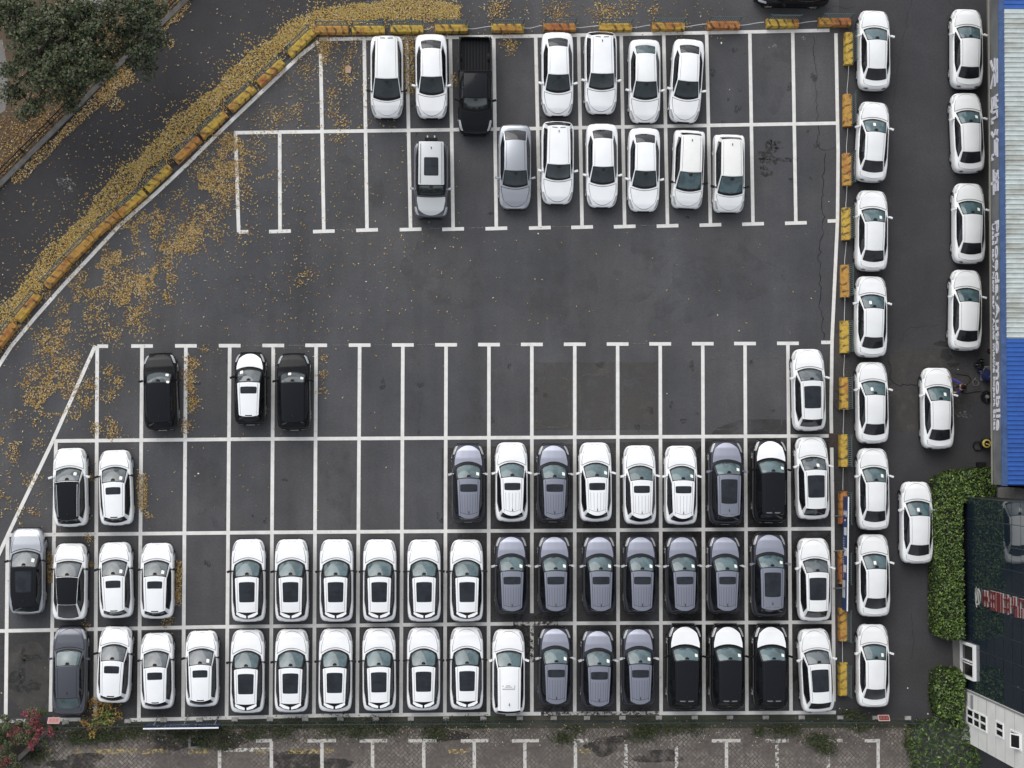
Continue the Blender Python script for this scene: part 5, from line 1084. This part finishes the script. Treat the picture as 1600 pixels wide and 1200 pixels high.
# annex block between the two buildings
ax = Wall((1586, 764), (1586.5, 786), 3.6); m = MB(); ax.slab(m, 0, ax.L, 0, 3.6, -8, 0); an = m.build('annex', M['concrete'], None, smooth=False); tag(an, 'grey rendered annex block between the workshop and the glass building', 'building')
# glass fronted building
gw = Wall((1502.5, 776), (1505.5, 1155)); GHT = 11.0; sw = gw.px(1505.5, 1073)[0]; sE = gw.L
gb_ = rooted('showroom', None, 'building with a dark reflective glass front and a white clad end', 'building')
m = MB(); gw.slab(m, 0, sE, 0, GHT, -14, -.08); m.build('wall', flat('dark_structure', (.02, .021, .023), .6), gb_, smooth=False)
mt, t, b_ = newmat('dark_reflective_glass'); b_.inputs['Base Color'].default_value = (.012, .020, .029, 1); b_.inputs['Roughness'].default_value = .03; b_.inputs['IOR'].default_value = 1.95
m = MB(); gx = Wall((1502.5, 776), (1505.5, 1155)); ds, dz = sw/9, 1.22; rn = random.Random(5); door = (gw.px(1503, 1002)[0], gw.px(1503, 1053)[0])
nz = int(GHT/dz)
for i in range(9):
    for j in range(nz):
        a0, a1, z0, z1 = i*ds+.02, (i+1)*ds-.02, j*dz+.02, (j+1)*dz-.02; tx, tz = rn.gauss(0, .0028), rn.gauss(0, .0028)
        f_ = [gw.W(a, z, .02+tx*(a-(a0+a1)/2)+tz*(z-(z0+z1)/2)) for a, z in ((a0, z0), (a1, z0), (a1, z1), (a0, z1))]
        m.face(f_)
m.build('glass_panels', mt, gb_, smooth=False, fix=False)
m = MB()
for i in range(10): gw.slab(m, i*ds-.02, i*ds+.02, 0, nz*dz, -.06, .012)
for j in range(nz+1): gw.slab(m, 0, sw, j*dz-.02, j*dz+.02, -.06, .010)
m.build('mullions', flat('grey_mullion', (.035, .04, .045), .4), gb_, smooth=False)
M['clad'] = flat('white_cladding', (.64, .64, .62), .55, var=.06, vscale=1.5)
m = MB(); gw.slab(m, sw+.03, sE, 0, GHT, -.08, .10); m.build('cladding', M['clad'], gb_, smooth=False)
m = MB()
for k in range(1, 9): z = k*1.28; gw.slab(m, sw+.03, sE, z-.012, z+.012, .10, .104)
gw.slab(m, sw+.03, sE, 1.28*3-.02, 1.28*3+.02, .104, .107); gw.slab(m, sw+.02, sw+.12, 0, GHT, .104, .125); m.build('cladding_joints', flat('joint_grey', (.20, .20, .20), .8), gb_, smooth=False)
M['pane'] = flat('dark_window_pane', (.008, .009, .010), .08)
def window(c0, c1, rows_, cols, open_=False):
    (a0, z0), (a1, z1) = gw.px(*c0), gw.px(*c1); a0, a1 = min(a0, a1), max(a0, a1); m_ = MB()
    f_ = .09
    gw.slab(m_, a0-f_, a1+f_, z0-f_, z0, .06, .15); gw.slab(m_, a0-f_, a1+f_, z1, z1+f_, .06, .15)
    gw.slab(m_, a0-f_, a0, z0, z1, .06, .15); gw.slab(m_, a1, a1+f_, z0, z1, .06, .15)
    for i in range(1, cols): a = lerp(a0, a1, i/cols); gw.slab(m_, a-.05, a+.05, z0, z1, .108, .145)
    for j in range(1, rows_): z = lerp(z0, z1, j/rows_); gw.slab(m_, a0, a1, z-.07, z+.07, .108, .148)
    w_ = m_.build('window', M['white_trim'], gb_, smooth=False); m_ = MB(); gw.slab(m_, a0, a1, z0, z1, .101, .109); m_.build('pane', M['pane'], w_, smooth=False)
    if open_:
        m_ = MB(); za = lerp(z0, z1, .55)
        p_ = [gw.W(a0, z1, .15), gw.W(a1, z1, .15), gw.W(a1, za, .42), gw.W(a0, za, .42)]; m_.face(p_); m_.face([q-gw.n*.03 for q in p_]); m_.build('open_sash', M['pane'], w_, smooth=False, fix=False)
        m_ = MB(); m_.tube(p_+[p_[0]], .04, 5); m_.build('sash_frame', M['white_trim'], w_)
def wpx(x, yc, h): return (x, yc-h), (x, yc+h)
def win2(x0, x1, ys, ye, r_, c_, op=False): 
    a0 = gw.px(x0, ys)[0]; a1 = gw.px(x0, ye)[0]; z0 = gw.px(x0, ys)[1]; z1 = gw.px(x1, ys)[1]
    class _: pass
    g_ = gw.px
    gw.px = lambda x, y, _a=a0, _b=a1, _z0=z0, _z1=z1: (_a, _z0) if y == ys else (_b, _z1)
    window((x0, ys), (x1, ye), r_, c_, op); gw.px = g_
win2(1514.5, 1544, 1107, 1127.5, 3, 2); win2(1560, 1570, 1127, 1143, 2, 2) if False else win2(1560, 1570.5, 1128, 1147, 1, 2); win2(1583, 1598, 1142, 1163, 1, 2, True)
m = MB(); sy = lambda y: gw.px(1510, y)[0]
gw.slab(m, sy(1083)+.0, sy(1083)+.40, .75, 1.0, .10, .14); gw.slab(m, sy(1081), sy(1081)+.85, 1.5, 1.85, .10, .14); m.build('wall_plates', flat('grey_wall_plate', (.22, .22, .22), .6), gb_, smooth=False)
m = MB(); gw.slab(m, door[0]-.06, door[0]+.06, 0, 2.15, .0, .20); gw.slab(m, door[1]-.06, door[1]+.06, 0, 2.15, .0, .20); gw.slab(m, door[0]+.06, door[1]-.06, 2.02, 2.15, .0, .20); gw.slab(m, door[0]+.06, door[1]-.06, .0, .08, .03, .18); gw.slab(m, (door[0]+door[1])/2-.03, (door[0]+door[1])/2+.03, .08, 2.02, .05, .16); gw.slab(m, (door[0]+door[1])/2+.12, (door[0]+door[1])/2+.16, .08, 2.02, .05, .16)
dr = m.build('door', M['white_trim'], gb_, smooth=False); m = MB(); gw.slab(m, door[0]+.06, door[1]-.06, .08, 2.02, .03, .05); m.build('pane', M['pane'], dr, smooth=False)
m = MB(); gw.slab(m, door[0]+.06, door[1]-.06, .08, .13, .055, .16); m.build('threshold', M['white_trim'], dr, smooth=False)
# red sign characters running up the glass
mR, mW = MB(), MB(); sc = gw.px(1545, 936)[0]; rn = random.Random(9)
def st(m_, a0, a1, z0, z1, o0, o1): gw.slab(m_, sc+a0, sc+a1, z0, z1, o0, o1)
zz = 3.45
chars = [[(-.12, .12, .0, .74), (-.42, .42, .08, .2), (-.42, .42, .44, .58)], [(-.5, -.38, .02, .80), (.38, .5, .02, .80), (-.5, .5, .0, .12), (-.5, .5, .72, .84), (-.36, .36, .36, .48), (-.06, .06, .12, .72)], [(-.5, .5, .0, .5), (-.5, .5, .66, .80)],
         [(-.5, .5, .34, .46), (-.3, -.18, .0, .74), (.18, .30, .0, .74), (-.4, .4, .66, .78)], [(-.5, -.1, .1, .22), (-.05, .07, .0, .76), (-.5, .5, .42, .54), (.1, .5, .66, .78)], [(-.48, .48, .0, .12), (-.48, -.36, .0, .8), (-.48, .48, .68, .80), (.0, .48, .34, .44)], [(-.5, .5, .3, .42), (-.3, .3, .0, .1), (-.08, .08, .0, .8), (-.5, .5, .7, .8)]]
for ch in chars:
    for a0, a1, z0, z1 in ch: st(mW, a0-.02, a1+.02, zz+z0-.02, zz+z1+.035, .03, .10); st(mR, a0, a1, zz+z0, zz+z1, .10, .14)
    zz += 1.0
sg_ = mR.build('sign_characters', flat('red_sign_face', (.125, .015, .017), .45), gb_, smooth=False); mW.build('white_outline', flat('white_sign_edge', (.36, .32, .31), .5), sg_, smooth=False)
m = MB(); q = [gw.W(sc+.46*math.cos(a)*(1-.1*k/20), 2.72+.34*math.sin(a)*(1-.12*k/20), .1) for k, a in enumerate([R(-30+18*k) for k in range(20)])]; m.tube(q+[gw.W(sc-.4, 2.72, .1), gw.W(sc+.42, 2.78, .1)], .035, 5); m.tube([gw.W(sc-.5, 2.45, .1), gw.W(sc-.2, 2.3, .1), gw.W(sc+.3, 2.34, .1), gw.W(sc+.62, 2.5, .1)], .03, 5); m.build('sign_emblem', flat('pale_sign_emblem', (.30, .30, .28), .5), gb_)

# ---------------------------------------------------------------- the person cleaning the sedan
def skin(name, V_, E_, mat, parent, sub=2):
    me = bpy.data.meshes.new(name); me.from_pydata([v[:3] for v in V_], E_, []); me.materials.append(mat); o = bpy.data.objects.new(name, me); COL.objects.link(o); o.parent = parent
    md = o.modifiers.new('skin', 'SKIN'); md.use_smooth_shade = True; me.skin_vertices.new() if not me.skin_vertices else None
    for v, sv in zip(V_, me.skin_vertices[0].data): r = v[3]; sv.radius = (r, r) if not isinstance(r, tuple) else r
    me.skin_vertices[0].data[0].use_root = True
    sb = o.modifiers.new('sub', 'SUBSURF'); sb.levels = sub; sb.render_levels = sub; return o
pp_ = P(1498.5, 606); root = empty('person', pp_); tag(root, 'person in dark clothes with blue sleeves wiping the bonnet of a white sedan', 'person')
SK = flat('skin', (.36, .22, .15), .55)
# local frame: -X over the bonnet, +Y towards the nose of the car
V = [(0, 0, .95, .13), (-.16, .0, 1.12, .14), (-.33, .02, 1.24, .145), (-.46, .03, 1.31, .075), (-.53, .04, 1.36, .06), (-.60, .05, 1.40, .10), (-.66, .055, 1.43, .085),
     (.02, .11, .88, .085), (.04, .14, .48, .06), (.10, .14, .09, .045), (-.06, .15, .04, .04), (.02, -.11, .88, .085), (.10, -.15, .48, .06), (.20, -.15, .09, .045), (.04, -.15, .04, .04),
     (-.37, .20, 1.24, .06), (-.60, .36, 1.13, .047), (-.86, .52, 1.05, .036), (-.93, .565, 1.035, .032),
     (-.36, -.17, 1.23, .06), (-.42, -.30, 1.04, .046), (-.58, -.30, 1.00, .035), (-.65, -.29, .995, .032)]
E = [(0, 1), (1, 2), (2, 3), (3, 4), (4, 5), (5, 6), (0, 7), (7, 8), (8, 9), (9, 10), (0, 11), (11, 12), (12, 13), (13, 14), (2, 15), (15, 16), (16, 17), (17, 18), (2, 19), (19, 20), (20, 21), (21, 22)]
for hand, d_ in ((18, Vector((-.85, .53, -.05))), (22, Vector((-1, .1, -.05)))):
    d_.normalize(); sd_ = Vector((-d_.y, d_.x, 0)); c = Vector(V[hand][:3])
    for o_, l_ in ((-.034, .075), (-.012, .09), (.012, .085), (.034, .065)):
        i = len(V); p1 = c+d_*.04+sd_*o_; p2 = p1+d_*l_*.6+Vector((0, 0, -.004)); p3 = p2+d_*l_*.4+Vector((0, 0, -.016)); V += [(*p1, .009), (*p2, .009), (*p3, .008)]; E += [(hand, i), (i, i+1), (i+1, i+2)]
    i = len(V); p1 = c+sd_*.045+d_*.005; p2 = p1+sd_*.02+d_*.04; V += [(*p1, .010), (*p2, .009)]; E += [(hand, i), (i, i+1)]
skin('body', V, E, SK, root)
skin('jacket', [(0, 0, .98, .16), (-.16, .0, 1.13, .175), (-.33, .02, 1.25, .175), (-.43, .03, 1.30, .10)], [(0, 1), (1, 2), (2, 3)], flat('black_jacket', (.010, .010, .013), .8), root)
for y, arm in ((1, [(-.33, .14, 1.26, .10), (-.40, .23, 1.23, .095), (-.60, .36, 1.135, .085), (-.84, .508, 1.056, .06)]), (-1, [(-.33, -.12, 1.25, .085), (-.38, -.2, 1.2, .08), (-.42, -.30, 1.045, .066), (-.55, -.30, 1.008, .05)])):
    skin('sleeve', arm, [(0, 1), (1, 2), (2, 3)], flat('blue_sleeve', (.030, .022, .16), .8), root)
for s, leg in ((1, [(.01, .08, .95, .12), (.02, .115, .86, .11), (.04, .14, .48, .085), (.09, .14, .12, .07)]), (-1, [(.01, -.08, .95, .12), (.02, -.115, .86, .11), (.10, -.15, .48, .085), (.19, -.15, .12, .07)])):
    skin('trouser_leg', leg, [(0, 1), (1, 2), (2, 3)], flat('dark_trousers', (.012, .012, .015), .85), root)
for y, x in ((.14, .10), (-.15, .20)): m = MB(); m.lathe((0, 0, 0), [(0, .09), (.05, .085), (.06, .04), (.058, 0)], 12); o = m.build('shoe', M['plastic_k'], root, loc=(x-.06, y, 0)); o.scale = (2.2, 1, 1)
hm = MB(); hm.lathe((0, 0, 0), [(0, .115), (.06, .10), (.10, .05), (.112, -.01), (.10, -.05)], 14); o = hm.build('hair', flat('black_hair', (.010, .009, .008), .7), root, loc=(-.60, .05, 1.425)); o.rotation_euler = (0, R(18), 0)
fm = MB(); 
for y in (-.035, .035): fm.lathe((-.70, .055+y, 1.405), [(0, .012), (.010, .006), (.013, 0)], 8)
fm.build('eyes', M['plastic_k'], root); nm = MB(); nm.bar((-.715, .055, 1.38), (-.74, .055, 1.36), .014, 6, .018); nm.build('nose', SK, root)
for y in (-.10, .10): em = MB(); em.lathe((-.60, .05+y, 1.385), [(0, .02), (.022, .015), (.028, -.015), (0, -.02)], 8); em.build('ear', SK, root)
